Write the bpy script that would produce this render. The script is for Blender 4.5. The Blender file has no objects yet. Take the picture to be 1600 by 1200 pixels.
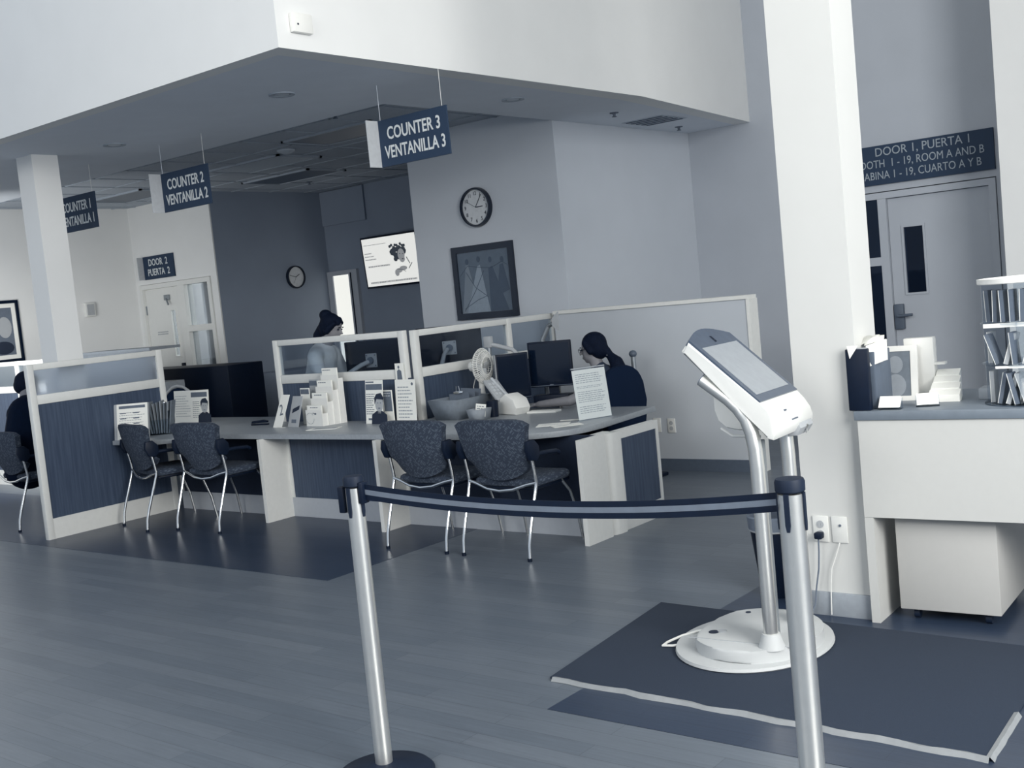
import bpy, bmesh, math, random
from mathutils import Vector, Matrix, Euler
random.seed(7)
PI = math.pi
COL = bpy.context.scene.collection
SC = bpy.context.scene

# ------------------------------------------------------------------ camera
F_PX = 1767.3
yaw, pitch, roll = -0.68137, -0.07934, -0.098214
f = Vector((math.sin(yaw)*math.cos(pitch), math.cos(yaw)*math.cos(pitch), math.sin(pitch)))
r = Vector((math.cos(yaw), -math.sin(yaw), 0)); u = r.cross(f)
r2 = r*math.cos(roll) + u*math.sin(roll); u2 = -r*math.sin(roll) + u*math.cos(roll)
cam_d = bpy.data.cameras.new('camera'); cam = bpy.data.objects.new('camera', cam_d); COL.objects.link(cam)
cam_d.sensor_fit = 'HORIZONTAL'; cam_d.sensor_width = 36.0; cam_d.lens = 36.0*F_PX/1600.0
cam.matrix_world = Matrix(((r2.x, u2.x, -f.x, 0), (r2.y, u2.y, -f.y, 0), (r2.z, u2.z, -f.z, 1.6), (0, 0, 0, 1)))
SC.camera = cam

# ------------------------------------------------------------------ world, lights, exposure
w = bpy.data.worlds.new('world'); SC.world = w; w.use_nodes = True
bg = w.node_tree.nodes['Background']; bg.inputs[0].default_value = (0.72, 0.84, 1.0, 1); bg.inputs[1].default_value = 0.62
SC.view_settings.view_transform = 'Standard'; SC.view_settings.look = 'None'
SC.view_settings.gamma = 1.0; SC.view_settings.use_curve_mapping = False
SC.view_settings.exposure = 0.0

def area(name, loc, target, size, power, color=(1, .985, .945), sy=None):
    d = bpy.data.lights.new(name, 'AREA'); d.energy = power; d.color = color
    d.shape = 'RECTANGLE'; d.size = size; d.size_y = sy or size
    o = bpy.data.objects.new(name, d); COL.objects.link(o); o.location = loc
    o.rotation_euler = (Vector(target)-Vector(loc)).to_track_quat('-Z', 'Y').to_euler()
    return o
# tall lobby windows: one wall of glass to the right of the camera, one behind it
area('daylight_right_window', (3.4, 1.4, 3.3), (-4.6, 5.6, 2.6), 3.0, 600, sy=3.0)
area('daylight_rear_window', (-3.2, -3.4, 4.4), (-4.6, 4.3, 3.0), 4.4, 225, sy=1.6)
# daylight from the street side at the far left and from the staff corridor
area('daylight_left_window', (-11.3, 4.9, 1.45), (-13.54, 6.1, 1.5), 1.0, 58, (1, 1, .98), sy=1.0)

# ------------------------------------------------------------------ materials
def s2l(c):
    c = c/255.0
    return c/12.92 if c <= .04045 else ((c+.055)/1.055)**2.4
def lin(rgb): return (s2l(rgb[0]), s2l(rgb[1]), s2l(rgb[2]), 1)
MATS = {}
def mat(name, rgb, rough=.6, metal=0., noise=.06, nscale=30., bump=0., bscale=200., spec=.5, emit=None, estr=0.):
    m = bpy.data.materials.new(name); m.use_nodes = True; nt = m.node_tree; b = nt.nodes['Principled BSDF']
    b.inputs['Roughness'].default_value = rough; b.inputs['Metallic'].default_value = metal
    b.inputs['Specular IOR Level'].default_value = spec
    tc = nt.nodes.new('ShaderNodeTexCoord')
    n = nt.nodes.new('ShaderNodeTexNoise'); n.inputs['Scale'].default_value = nscale; n.inputs['Detail'].default_value = 4
    nt.links.new(tc.outputs['Object'], n.inputs['Vector'])
    rp = nt.nodes.new('ShaderNodeValToRGB'); c = lin(rgb)
    rp.color_ramp.elements[0].color = tuple(x*(1-noise) for x in c[:3])+(1,)
    rp.color_ramp.elements[1].color = tuple(min(1, x*(1+noise)) for x in c[:3])+(1,)
    rp.color_ramp.elements[0].position = .3; rp.color_ramp.elements[1].position = .7
    nt.links.new(n.outputs['Fac'], rp.inputs['Fac']); nt.links.new(rp.outputs['Color'], b.inputs['Base Color'])
    if bump:
        n2 = nt.nodes.new('ShaderNodeTexNoise'); n2.inputs['Scale'].default_value = bscale
        nt.links.new(tc.outputs['Object'], n2.inputs['Vector'])
        bp = nt.nodes.new('ShaderNodeBump'); bp.inputs['Strength'].default_value = bump; bp.inputs['Distance'].default_value = .01
        nt.links.new(n2.outputs['Fac'], bp.inputs['Height']); nt.links.new(bp.outputs['Normal'], b.inputs['Normal'])
    if emit:
        b.inputs['Emission Color'].default_value = lin(emit); b.inputs['Emission Strength'].default_value = estr
    MATS[name] = m
    return m
M = {}
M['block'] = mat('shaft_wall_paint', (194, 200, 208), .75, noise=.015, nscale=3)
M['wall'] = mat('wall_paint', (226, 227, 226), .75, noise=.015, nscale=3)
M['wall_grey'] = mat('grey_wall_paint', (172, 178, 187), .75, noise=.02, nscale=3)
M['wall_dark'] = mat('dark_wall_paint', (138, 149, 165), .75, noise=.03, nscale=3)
M['soffit'] = mat('soffit_paint', (214, 220, 228), .8, noise=.02, nscale=4)
M['door'] = mat('door_paint', (222, 223, 220), .5, noise=.01)
M['trimw'] = mat('white_laminate', (218, 219, 216), .45, noise=.02)
M['trimw2'] = mat('white_melamine', (191, 192, 190), .4, noise=.01)
M['base'] = mat('baseboard_vinyl', (150, 157, 165), .5)
M['baseD'] = mat('dark_baseboard_vinyl', (84, 95, 110), .5)
M['navy'] = mat('navy_black_plastic', (8, 22, 42), .5, noise=.1, spec=.25)
M['navygloss'] = mat('navy_black_gloss', (12, 24, 42), .12, noise=.05)
M['black'] = mat('black_rubber', (14, 28, 48), .6, noise=.1, spec=.3)
M['white'] = mat('white_plastic', (232, 232, 228), .35, noise=.01)
M['kiosk'] = mat('kiosk_white_enamel', (226, 227, 224), .3, noise=.01)
M['kbase'] = mat('kiosk_base_enamel', (188, 191, 192), .6, noise=.01)
M['paper'] = mat('white_paper', (240, 240, 234), .8, noise=.01)
M['paperg'] = mat('grey_paper', (168, 172, 176), .8, noise=.02)
M['ink'] = mat('ink_grey', (98, 108, 122), .8)
M['inkl'] = mat('pale_ink', (160, 166, 172), .8)
M['inkd'] = mat('dark_ink', (28, 40, 60), .8)
M['counter'] = mat('countertop_laminate', (150, 156, 162), .35, noise=.08, nscale=60)
M['desktop'] = mat('desk_laminate', (112, 122, 133), .4, noise=.05)
M['sign'] = mat('sign_plate_blue', (44, 60, 82), .6, noise=.02, spec=.2)
M['signtxt'] = mat('sign_lettering', (205, 210, 212), .6)
M['signtxtd'] = mat('dim_sign_lettering', (150, 159, 168), .6)
M['frost'] = mat('sign_return_acrylic', (190, 194, 198), .3)
M['steel'] = mat('brushed_steel', (238, 238, 234), .30, metal=.9, noise=.02)
M['chrome'] = mat('chrome', (228, 229, 229), .16, metal=1, noise=.01)
M['skin'] = mat('skin', (128, 128, 133), .55, noise=.04)
M['hair'] = mat('dark_hair', (6, 18, 38), .75, noise=.3, nscale=120, bump=.4, bscale=150, spec=.15)
M['shirtw'] = mat('pale_blouse', (205, 208, 210), .85, noise=.04)
M['shirtd'] = mat('dark_jacket', (7, 20, 40), .9, noise=.1, spec=.1)
M['top'] = mat('blue_grey_top', (38, 50, 70), .85, noise=.15, nscale=60)
M['box'] = mat('grey_carton', (112, 121, 131), .8, noise=.08)
M['boxl'] = mat('light_grey_carton', (142, 149, 157), .8, noise=.05)
M['mat'] = mat('mat_carpet', (39, 52, 71), .95, noise=.2, nscale=400, bump=.6, bscale=600)
M['tape'] = mat('masking_tape', (140, 144, 147), .6, noise=.06)
M['metalg'] = mat('grey_metal', (150, 157, 163), .4, metal=.6)
M['ochair'] = mat('office_chair_fabric', (16, 30, 52), .9, noise=.2, nscale=200, spec=.1)
M['ceil'] = mat('ceiling_tile', (168, 176, 186), .9, noise=.05, nscale=40)
M['ceild'] = mat('dark_troffer_lens', (70, 84, 102), .4)
M['ceilb'] = mat('pale_troffer_lens', (188, 196, 204), .4)
M['grid'] = mat('ceiling_grid', (160, 169, 180), .6)
M['bright'] = mat('backlit_frosted_glass', (235, 235, 230), .5, emit=(236, 236, 228), estr=.85)
M['tv'] = mat('tv_picture', (230, 230, 226), .4, emit=(240, 240, 235), estr=.72)
M['tvd'] = mat('tv_picture_dark', (60, 68, 78), .4, emit=(70, 80, 92), estr=.25)
M['tvm'] = mat('tv_picture_mid', (150, 150, 150), .4, emit=(160, 163, 166), estr=.5)
M['kscreen'] = mat('kiosk_display_reflection', (120, 126, 133), .25, emit=(165, 170, 173), estr=.35)  # grey glow painted in for the reflection on the glossy screen
M['kbezel'] = mat('kiosk_bezel', (66, 78, 96), .25)

def glass(name, tint, gloss=.12, rough=.02):
    m = bpy.data.materials.new(name); m.use_nodes = True; nt = m.node_tree; nt.nodes.clear()
    o = nt.nodes.new('ShaderNodeOutputMaterial'); mx = nt.nodes.new('ShaderNodeMixShader')
    t = nt.nodes.new('ShaderNodeBsdfTransparent'); g = nt.nodes.new('ShaderNodeBsdfGlossy')
    t.inputs[0].default_value = tint; g.inputs['Roughness'].default_value = rough
    lw = nt.nodes.new('ShaderNodeLayerWeight'); lw.inputs[0].default_value = .25
    mt = nt.nodes.new('ShaderNodeMath'); mt.operation = 'MULTIPLY'; mt.inputs[1].default_value = gloss*4
    nt.links.new(lw.outputs['Fresnel'], mt.inputs[0]); nt.links.new(mt.outputs[0], mx.inputs[0])
    nt.links.new(t.outputs[0], mx.inputs[1]); nt.links.new(g.outputs[0], mx.inputs[2]); nt.links.new(mx.outputs[0], o.inputs[0])
    return m
M['glass'] = glass('partition_glass', (.80, .84, .88, 1), .035)
M['clear'] = glass('clear_acrylic', (.88, .91, .94, 1), .12, .05)
M['dglass'] = glass('door_glass', (.35, .42, .52, 1), .2)
m = bpy.data.materials.new('frosted_glass'); m.use_nodes = True; b = m.node_tree.nodes['Principled BSDF']
b.inputs['Base Color'].default_value = (.72, .77, .84, 1); b.inputs['Transmission Weight'].default_value = .95
b.inputs['Roughness'].default_value = .28; b.inputs['IOR'].default_value = 1.12
M['frosted'] = m

def floor_mat(name, c1, c2, rough):
    m = bpy.data.materials.new(name); m.use_nodes = True; nt = m.node_tree; b = nt.nodes['Principled BSDF']
    tc = nt.nodes.new('ShaderNodeTexCoord'); mp = nt.nodes.new('ShaderNodeMapping')
    nt.links.new(tc.outputs['Object'], mp.inputs[0])
    br = nt.nodes.new('ShaderNodeTexBrick'); br.inputs['Scale'].default_value = 1
    br.inputs['Brick Width'].default_value = .92; br.inputs['Row Height'].default_value = .1
    br.inputs['Mortar Size'].default_value = .0015; br.inputs['Mortar Smooth'].default_value = .3
    a = lin(c1); c = lin(c2)
    br.inputs['Color1'].default_value = a; br.inputs['Color2'].default_value = c
    br.inputs['Mortar'].default_value = tuple(x*.7 for x in a[:3])+(1,)
    nt.links.new(mp.outputs[0], br.inputs[0])
    mp2 = nt.nodes.new('ShaderNodeMapping'); mp2.inputs['Scale'].default_value = (2.5, 45, 1)
    nt.links.new(tc.outputs['Object'], mp2.inputs[0])
    n = nt.nodes.new('ShaderNodeTexNoise'); n.inputs['Scale'].default_value = 1.5; n.inputs['Detail'].default_value = 6
    nt.links.new(mp2.outputs[0], n.inputs[0])
    mr = nt.nodes.new('ShaderNodeMapRange'); mr.inputs['To Min'].default_value = .78; mr.inputs['To Max'].default_value = 1.22
    nt.links.new(n.outputs['Fac'], mr.inputs[0])
    mx = nt.nodes.new('ShaderNodeMixRGB'); mx.blend_type = 'MULTIPLY'; mx.inputs[0].default_value = 1
    nt.links.new(br.outputs['Color'], mx.inputs[1]); nt.links.new(mr.outputs[0], mx.inputs[2])
    nt.links.new(mx.outputs[0], b.inputs['Base Color'])
    b.inputs['Roughness'].default_value = rough
    bp = nt.nodes.new('ShaderNodeBump'); bp.inputs['Strength'].default_value = .08; bp.inputs['Distance'].default_value = .005
    nt.links.new(n.outputs['Fac'], bp.inputs['Height']); nt.links.new(bp.outputs[0], b.inputs['Normal'])
    return m
M['floor'] = floor_mat('vinyl_plank_floor', (90, 99, 110), (101, 109, 119), .36)
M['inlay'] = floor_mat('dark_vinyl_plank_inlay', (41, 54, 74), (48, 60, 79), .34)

def panel_mat():
    m = bpy.data.materials.new('blue_wood_laminate'); m.use_nodes = True; nt = m.node_tree; b = nt.nodes['Principled BSDF']
    tc = nt.nodes.new('ShaderNodeTexCoord'); mp = nt.nodes.new('ShaderNodeMapping'); mp.inputs['Scale'].default_value = (60, 60, 3)
    n = nt.nodes.new('ShaderNodeTexNoise'); n.inputs['Scale'].default_value = 1; n.inputs['Detail'].default_value = 6
    rp = nt.nodes.new('ShaderNodeValToRGB')
    rp.color_ramp.elements[0].color = lin((50, 64, 86)); rp.color_ramp.elements[1].color = lin((66, 80, 101))
    rp.color_ramp.elements[0].position = .35; rp.color_ramp.elements[1].position = .68
    nt.links.new(tc.outputs['Object'], mp.inputs[0]); nt.links.new(mp.outputs[0], n.inputs[0])
    nt.links.new(n.outputs['Fac'], rp.inputs[0]); nt.links.new(rp.outputs[0], b.inputs['Base Color'])
    b.inputs['Roughness'].default_value = .55
    return m
M['panel'] = panel_mat()
M['pillar'] = mat('darkened_pillar_paint', (202, 203, 201), .75, noise=.015, nscale=3)  # white wall paint, darkened in colour to offset the strong window light
M['kick'] = mat('shaded_kick_laminate', (172, 177, 184), .5, noise=.02)  # white laminate with the counter's shade mixed into the colour
M['ped'] = mat('shaded_pedestal_laminate', (176, 176, 174), .45, noise=.01)  # the desk's shade on the white pedestal is part of this colour
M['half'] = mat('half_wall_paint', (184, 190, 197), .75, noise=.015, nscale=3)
M['kneehole'] = mat('kneehole_shade_laminate', (22, 36, 58), .8, noise=.12, nscale=40)  # shade under the countertop, painted in as a dark panel colour

def chair_mat():
    m = bpy.data.materials.new('patterned_upholstery'); m.use_nodes = True; nt = m.node_tree; b = nt.nodes['Principled BSDF']
    tc = nt.nodes.new('ShaderNodeTexCoord')
    # short crossing strokes: two rotated, stretched voronoi fields
    outs = []
    for ang, sd in ((.7, 0), (-.75, 9.3)):
        mp = nt.nodes.new('ShaderNodeMapping'); mp.inputs['Rotation'].default_value = (0, ang, 0); mp.inputs['Location'].default_value = (sd, sd, sd)
        mp2 = nt.nodes.new('ShaderNodeMapping'); mp2.inputs['Scale'].default_value = (26, 26, 105)
        v = nt.nodes.new('ShaderNodeTexVoronoi'); v.inputs['Scale'].default_value = 1; v.feature = 'F1'
        nt.links.new(tc.outputs['Object'], mp.inputs[0]); nt.links.new(mp.outputs[0], mp2.inputs[0]); nt.links.new(mp2.outputs[0], v.inputs[0])
        ls = nt.nodes.new('ShaderNodeMath'); ls.operation = 'LESS_THAN'; ls.inputs[1].default_value = .31
        nt.links.new(v.outputs['Distance'], ls.inputs[0]); outs.append(ls)
    mx = nt.nodes.new('ShaderNodeMath'); mx.operation = 'MAXIMUM'
    nt.links.new(outs[0].outputs[0], mx.inputs[0]); nt.links.new(outs[1].outputs[0], mx.inputs[1])
    c = nt.nodes.new('ShaderNodeMixRGB'); c.inputs[1].default_value = lin((46, 56, 72)); c.inputs[2].default_value = lin((76, 86, 100))
    nt.links.new(mx.outputs[0], c.inputs[0]); nt.links.new(c.outputs[0], b.inputs['Base Color'])
    b.inputs['Roughness'].default_value = .95
    return m
M['fabric'] = chair_mat()

# ------------------------------------------------------------------ mesh builder
class MB:
    def __init__(s): s.bm = bmesh.new(); s.sm = False
    def _add(s, verts, faces, smooth=False, mx=None):
        vs = [s.bm.verts.new((mx @ Vector(v)) if mx else v) for v in verts]
        fs = []
        for fc in faces:
            try:
                q = s.bm.faces.new([vs[i] for i in fc]); q.smooth = smooth; fs.append(q)
            except ValueError: pass
        return vs, fs
    def box(s, x0, x1, y0, y1, z0, z1, bevel=0., mx=None):
        v = [(x, y, z) for x in (x0, x1) for y in (y0, y1) for z in (z0, z1)]
        fc = [(0, 1, 3, 2), (4, 6, 7, 5), (0, 4, 5, 1), (2, 3, 7, 6), (0, 2, 6, 4), (1, 5, 7, 3)]
        vs, fs = s._add(v, fc, False, mx)
        if bevel:
            es = list({e for q in fs for e in q.edges})
            bmesh.ops.bevel(s.bm, geom=es, offset=bevel, segments=2, affect='EDGES', profile=.5)
        return s
    def prism(s, poly, axis, a, b_, bevel=0., mx=None, smooth=False):
        n = len(poly)
        def P(p, t):
            if axis == 'x': return (t, p[0], p[1])
            if axis == 'y': return (p[0], t, p[1])
            return (p[0], p[1], t)
        v = [P(p, a) for p in poly]+[P(p, b_) for p in poly]
        fc = [tuple(range(n)), tuple(range(2*n-1, n-1, -1))]
        for i in range(n): fc.append((i, i+n, (i+1) % n+n, (i+1) % n))
        vs, fs = s._add(v, fc, False, mx)
        if smooth:
            for q in fs[2:]: q.smooth = True
        if bevel:
            es = [e for q in fs[:2] for e in q.edges]
            bmesh.ops.bevel(s.bm, geom=list(set(es)), offset=bevel, segments=2, affect='EDGES', profile=.5)
        return s
    def tube(s, pts, rad, seg=12, cap=True):
        pts = [Vector(p) for p in pts]; n = len(pts)
        rads = rad if isinstance(rad, (list, tuple)) else [rad]*n
        rings = []; prev = None
        for i, p in enumerate(pts):
            t = (pts[min(i+1, n-1)]-pts[max(i-1, 0)]).normalized()
            if prev is None:
                a = Vector((0, 0, 1)) if abs(t.z) < .9 else Vector((1, 0, 0)); prev = a
            x = (prev-t*prev.dot(t)).normalized(); y = t.cross(x); prev = x
            rings.append([s.bm.verts.new(p+(x*math.cos(k*2*PI/seg)+y*math.sin(k*2*PI/seg))*rads[i]) for k in range(seg)])
        for i in range(n-1):
            for k in range(seg):
                q = s.bm.faces.new((rings[i][k], rings[i][(k+1) % seg], rings[i+1][(k+1) % seg], rings[i+1][k])); q.smooth = True
        if cap:
            s.bm.faces.new(rings[0][::-1]); s.bm.faces.new(rings[-1])
        return s
    def lathe(s, prof, c=(0, 0, 0), seg=28, sx=1., sy=1., mx=None, smooth=True):
        rings = []
        for (rr, z) in prof:
            row = []
            for k in range(seg):
                p = Vector((c[0]+rr*sx*math.cos(2*PI*k/seg), c[1]+rr*sy*math.sin(2*PI*k/seg), c[2]+z))
                row.append(s.bm.verts.new(mx @ p if mx else p))
            rings.append(row)
        for i in range(len(rings)-1):
            for k in range(seg):
                q = s.bm.faces.new((rings[i][k], rings[i][(k+1) % seg], rings[i+1][(k+1) % seg], rings[i+1][k])); q.smooth = smooth
        s.bm.faces.new(rings[0][::-1]); s.bm.faces.new(rings[-1])
        return s
    def ell(s, c, rx, ry, rz, mx=None, seg=16, rings=10):
        m4 = Matrix.Translation(c) @ (mx.to_4x4() if mx else Matrix.Identity(4)) @ Matrix.Diagonal((rx, ry, rz, 1))
        res = bmesh.ops.create_uvsphere(s.bm, u_segments=seg, v_segments=rings, radius=1, matrix=m4)
        for v in res['verts']:
            for q in v.link_faces: q.smooth = True
        return s
    def build(s, name, material, parent=None, label=None, mx=None):
        if mx: s.bm.transform(mx)
        bmesh.ops.recalc_face_normals(s.bm, faces=s.bm.faces[:])
        me = bpy.data.meshes.new(name); s.bm.to_mesh(me); s.bm.free()
        me.set_sharp_from_angle(angle=math.radians(38))
        me.materials.append(material)
        o = bpy.data.objects.new(name, me); COL.objects.link(o)
        if parent: o.parent = parent
        if label: o['label'] = label
        return o
def thing(name, label, cat, loc=(0, 0, 0), rz=0., group=None):
    o = bpy.data.objects.new(name, None); COL.objects.link(o); o.empty_display_size = .05
    o.location = loc; o.rotation_euler = (0, 0, rz); o['label'] = label; o['category'] = cat
    if group: o['group'] = group
    return o
def tag(o, label, cat, group=None, loc=None, rz=None):
    o['label'] = label; o['category'] = cat
    if group: o['group'] = group
    if loc: o.location = loc
    if rz is not None: o.rotation_euler = (0, 0, rz)
    return o
def struct(name, mb, m, parent=None, label=None, cat=None):
    o = mb.build(name, m, parent)
    if not parent: o['kind'] = 'structure'
    if label: o['label'] = label
    if cat: o['category'] = cat
    return o
def dup(root, label=None, group=None, loc=None, rz=None):
    c = root.copy(); COL.objects.link(c)
    if label: c['label'] = label
    if group: c['group'] = group
    if loc: c.location = loc
    if rz is not None: c.rotation_euler = (0, 0, rz)
    for ch in list(root.children):
        d = ch.copy(); COL.objects.link(d); d.parent = c
        for g in ch.children:
            e = g.copy(); COL.objects.link(e); e.parent = d
    return c
def text(body, size, parent, m, loc, rot=(PI/2, 0, 0), sx=1., name='lettering', align='CENTER', bold=0.):
    cu = bpy.data.curves.new('t', 'FONT'); cu.body = body; cu.size = size; cu.align_x = align; cu.align_y = 'CENTER'
    cu.extrude = .0008; cu.offset = bold; cu.resolution_u = 3
    to = bpy.data.objects.new('t', cu); COL.objects.link(to)
    dg = bpy.context.evaluated_depsgraph_get(); me = bpy.data.meshes.new_from_object(to.evaluated_get(dg))
    COL.objects.unlink(to); bpy.data.objects.remove(to)
    me.transform(Matrix.Diagonal((sx, 1, 1, 1))); me.materials.clear(); me.materials.append(m)
    o = bpy.data.objects.new(name, me); COL.objects.link(o); o.parent = parent; o.location = loc; o.rotation_euler = rot
    return o
def lines(x0, x1, z0, z1, n, y, hfrac=.45, ragged=.25, words=True, mb=None):
    """rows of printed dashes on a sheet lying in the local xz plane"""
    mb = mb or MB(); h = (z1-z0)/n
    for i in range(n):
        z = z1-(i+.5)*h; xe = x1-(x1-x0)*random.uniform(0, ragged); x = x0
        while x < xe-.004:
            wd = random.uniform(.012, .03) if words else xe-x0
            xx = min(x+wd, xe); mb.box(x, xx, y-.0006, y, z-h*hfrac/2, z+h*hfrac/2); x = xx+.005
    return mb

# ================================================================== SETTING
WALLX = -13.54; BACKY = 10.75
struct('floor', MB().box(-17, 6, -8, 14, -.1, 0), M['floor'])
def slab(name, x0, x1, y0, y1):
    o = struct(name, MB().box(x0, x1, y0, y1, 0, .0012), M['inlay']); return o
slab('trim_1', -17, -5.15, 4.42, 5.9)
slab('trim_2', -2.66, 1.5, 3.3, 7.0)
# soffit: L-shaped lowered ceiling with tall white fascias
struct('ceiling', MB().prism([(-17, 4.45), (-5.1, 4.45), (-5.1, 8.11), (-5.45, 10.75), (-6.0, 10.75), (-6.0, 6.2), (-17, 6.2)], 'z', 3.1, 3.16), M['soffit'])
struct('ceiling.001', MB().box(-17, -5.9, 6.1, 11.5, 3.24, 3.3), M['ceil'])
struct('ceiling.002', MB().box(-4.9, 6, -8, 14, 5.3, 5.4), M['wall'])
struct('wall_fascia_left', MB().box(-17, -5.1, 4.33, 4.45, 3.098, 5.3), M['wall'])
struct('wall_fascia_right', MB().prism([(-4.95, 4.33), (-4.92, 8.11), (-5.28, 10.75), (-5.45, 10.75), (-5.1, 8.11), (-5.1, 4.33)], 'z', 3.098, 5.3), M['wall'])
# back walls
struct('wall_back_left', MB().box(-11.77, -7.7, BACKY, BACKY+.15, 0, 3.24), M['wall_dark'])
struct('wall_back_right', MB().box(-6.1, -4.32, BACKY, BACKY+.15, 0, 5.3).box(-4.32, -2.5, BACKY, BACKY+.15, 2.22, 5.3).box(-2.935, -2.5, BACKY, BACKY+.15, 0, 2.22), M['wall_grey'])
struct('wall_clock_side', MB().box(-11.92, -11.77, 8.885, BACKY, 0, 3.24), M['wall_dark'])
struct('wall_door_side', MB().box(-13.6, -13.45, 8.865, 9.0, 0, 3.24).box(-13.45, -11.895, 8.865, 9.0, 2.195, 3.24).box(-11.895, -11.77, 8.865, 8.884, 0, 3.24), M['wall'])
struct('wall_left', MB().box(WALLX-.15, WALLX, 2.0, 8.9, 0, 3.24), M['wall'])
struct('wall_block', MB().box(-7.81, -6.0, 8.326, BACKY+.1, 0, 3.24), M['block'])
struct('wall_corner_right', MB().box(-2.643, 1.5, 9.8, BACKY+.15, 0, 5.3), M['wall'])
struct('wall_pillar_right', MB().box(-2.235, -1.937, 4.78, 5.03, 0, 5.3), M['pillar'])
struct('wall_pillar_left', MB().box(-8.97, -8.73, 4.9, 5.13, 0, 3.1), M['wall'])
struct('wall_half', MB().box(-6.0, -4.12, 8.08, 8.2, 0, 1.38), M['half'])
struct('trim_3', MB().box(-6.0, -4.1, 8.065, 8.215, 1.38, 1.41).box(-4.12, -4.09, 8.07, 8.21, 0, 1.38), M['trimw'])
struct('baseboard_half_wall', MB().box(-6.0, -4.1, 8.066, 8.08, 0, .1), M['baseD'])
struct('baseboard_pillar', MB().box(-2.242, -1.93, 4.766, 4.78, 0, .11, .003), M['base'])
struct('baseboard_back', MB().box(-4.9, -4.3, BACKY-.015, BACKY, 0, .1), M['base'])
# doorway header recess on the back wall with a backlit door
struct('trim_4', MB().box(-11.765, -10.92, BACKY-.03, BACKY, 2.77, 3.23), M['wall_dark'])

# door beside the clock wall (far left): leaf, frame, sidelight, closer
def wall_door(name, y, x0, x1, sl0, sl1, zt, slot, hinge_left, glassm, dm):
    root = thing(name, '', 'door'); root['kind'] = 'structure'
    del root['category']; del root['label']
    a, b_ = min(x0, sl0), max(x1, sl1)
    fr = MB().box(a-.06, a, y-.02, y+.12, 0, zt).box(b_, b_+.06, y-.02, y+.12, 0, zt).box(a-.06, b_+.06, y-.02, y+.12, zt, zt+.06)
    mid0, mid1 = (x1, sl0) if x1 < sl0 else (sl1, x0)
    fr.box(mid0, mid1, y-.019, y+.12, 0, zt-.001); fr.box(sl0, sl1, y-.02, y+.12, 1.52, 1.6)
    fr.build('door_frame', dm, root)
    s0, s1, t0, t1 = slot
    lf = MB().box(x0+.004, s0, y+.02, y+.065, .01, zt-.006).box(s1, x1-.004, y+.02, y+.065, .01, zt-.006)
    lf.box(s0, s1, y+.02, y+.065, .01, t0).box(s0, s1, y+.02, y+.065, t1, zt-.006)
    leaf = lf.build('door_leaf', dm, root)
    MB().box(s0-.02, s0, y+.008, y+.02, t0-.02, t1+.02).box(s1, s1+.02, y+.008, y+.02, t0-.02, t1+.02).box(s0, s1, y+.008, y+.02, t0-.02, t0).box(s0, s1, y+.008, y+.02, t1, t1+.02).build('vision_frame', dm, leaf)
    MB().box(s0, s1, y+.03, y+.04, t0, t1).build('vision_glass', glassm, leaf)
    for (z0, z1) in ((.1, 1.52), (1.6, zt)):
        MB().box(sl0, sl1, y+.04, y+.05, z0, z1).build('sidelight_glass', glassm, root)
    hx = x0 if hinge_left else x1
    for z in (.25, 1.05, 1.85): MB().box(hx-.012, hx+.012, y+.005, y+.03, z-.06, z+.06).build('hinge', M['metalg'], root)
    kx = x1-.09 if hinge_left else x0+.06
    return root, leaf, kx
d2, leaf, kx = wall_door('door_2', 8.865, -13.39, -12.6, -12.46, -11.96, 2.13, (-12.84, -12.75, 1.22, 1.82), True, M['clear'], M['door'])
MB().box(kx-.03, kx+.03, 8.855, 8.885, .93, 1.12, .005).tube([(kx, 8.85, 1.0), (kx, 8.82, 1.0), (kx-.1, 8.815, 1.0)], .011).build('lever_handle', M['navy'], leaf)
MB().box(-12.93, -12.83, 8.85, 8.885, 1.96, 2.03, .005).tube([(-12.88, 8.85, 1.98), (-12.80, 8.82, 1.90)], .012).build('door_closer', M['metalg'], leaf)
nt_ = lines(-13.2, -12.95, 1.505, 1.56, 2, 8.884, .5, .1); nt_.build('small_notice', M['inkl'], leaf)
d1, leaf1, kx1 = wall_door('door_1', BACKY, -3.94, -3.0, -4.25, -4.02, 2.15, (-3.80, -3.62, 1.24, 1.86), False, M['dglass'], M['wall_grey'])
MB().box(-3.93, -3.84, BACKY-.03, BACKY+.02, .9, 1.14, .008).tube([(-3.88, BACKY-.03, 1.03), (-3.88, BACKY-.07, 1.03), (-3.74, BACKY-.075, 1.035)], .014).build('lever_handle', M['baseD'], leaf1)
# corridor behind the two doors so the glass looks into a real space
struct('wall_corridor_left', MB().box(-14.2, -11.93, 10.2, 10.3, 0, 3.2).box(-12.3, -12.25, 9.0, 10.2, 0, 3.2), M['wall'])
struct('wall_corridor_right', MB().box(-4.4, -2.6, 12.2, 12.3, 0, 3.2).box(-4.5, -4.4, 10.9, 12.3, 0, 3.2), M['wall_grey'])
area('corridor_lamp', (-11.95-.9, 9.6, 3.0), (-12.85, 9.6, 0), .5, 45, (1, .99, .96))
# backlit slim door at the back
d3 = thing('door_3', '', 'x'); d3['kind'] = 'structure'; del d3['label']; del d3['category']
MB().box(-11.765, -11.66, BACKY-.05, BACKY, 0, 2.079).box(-11.34, -11.18, BACKY-.05, BACKY, 0, 2.079).box(-11.765, -11.18, BACKY-.05, BACKY, 2.08, 2.14).build('door_frame', M['wall_grey'], d3)
MB().box(-11.66, -11.34, BACKY-.03, BACKY-.01, 0, 2.08).build('door_glass', M['bright'], d3)
MB().box(-11.30, -11.285, BACKY-.06, BACKY-.05, 0, 2.1).build('seal_strip', M['navy'], d3)

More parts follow.
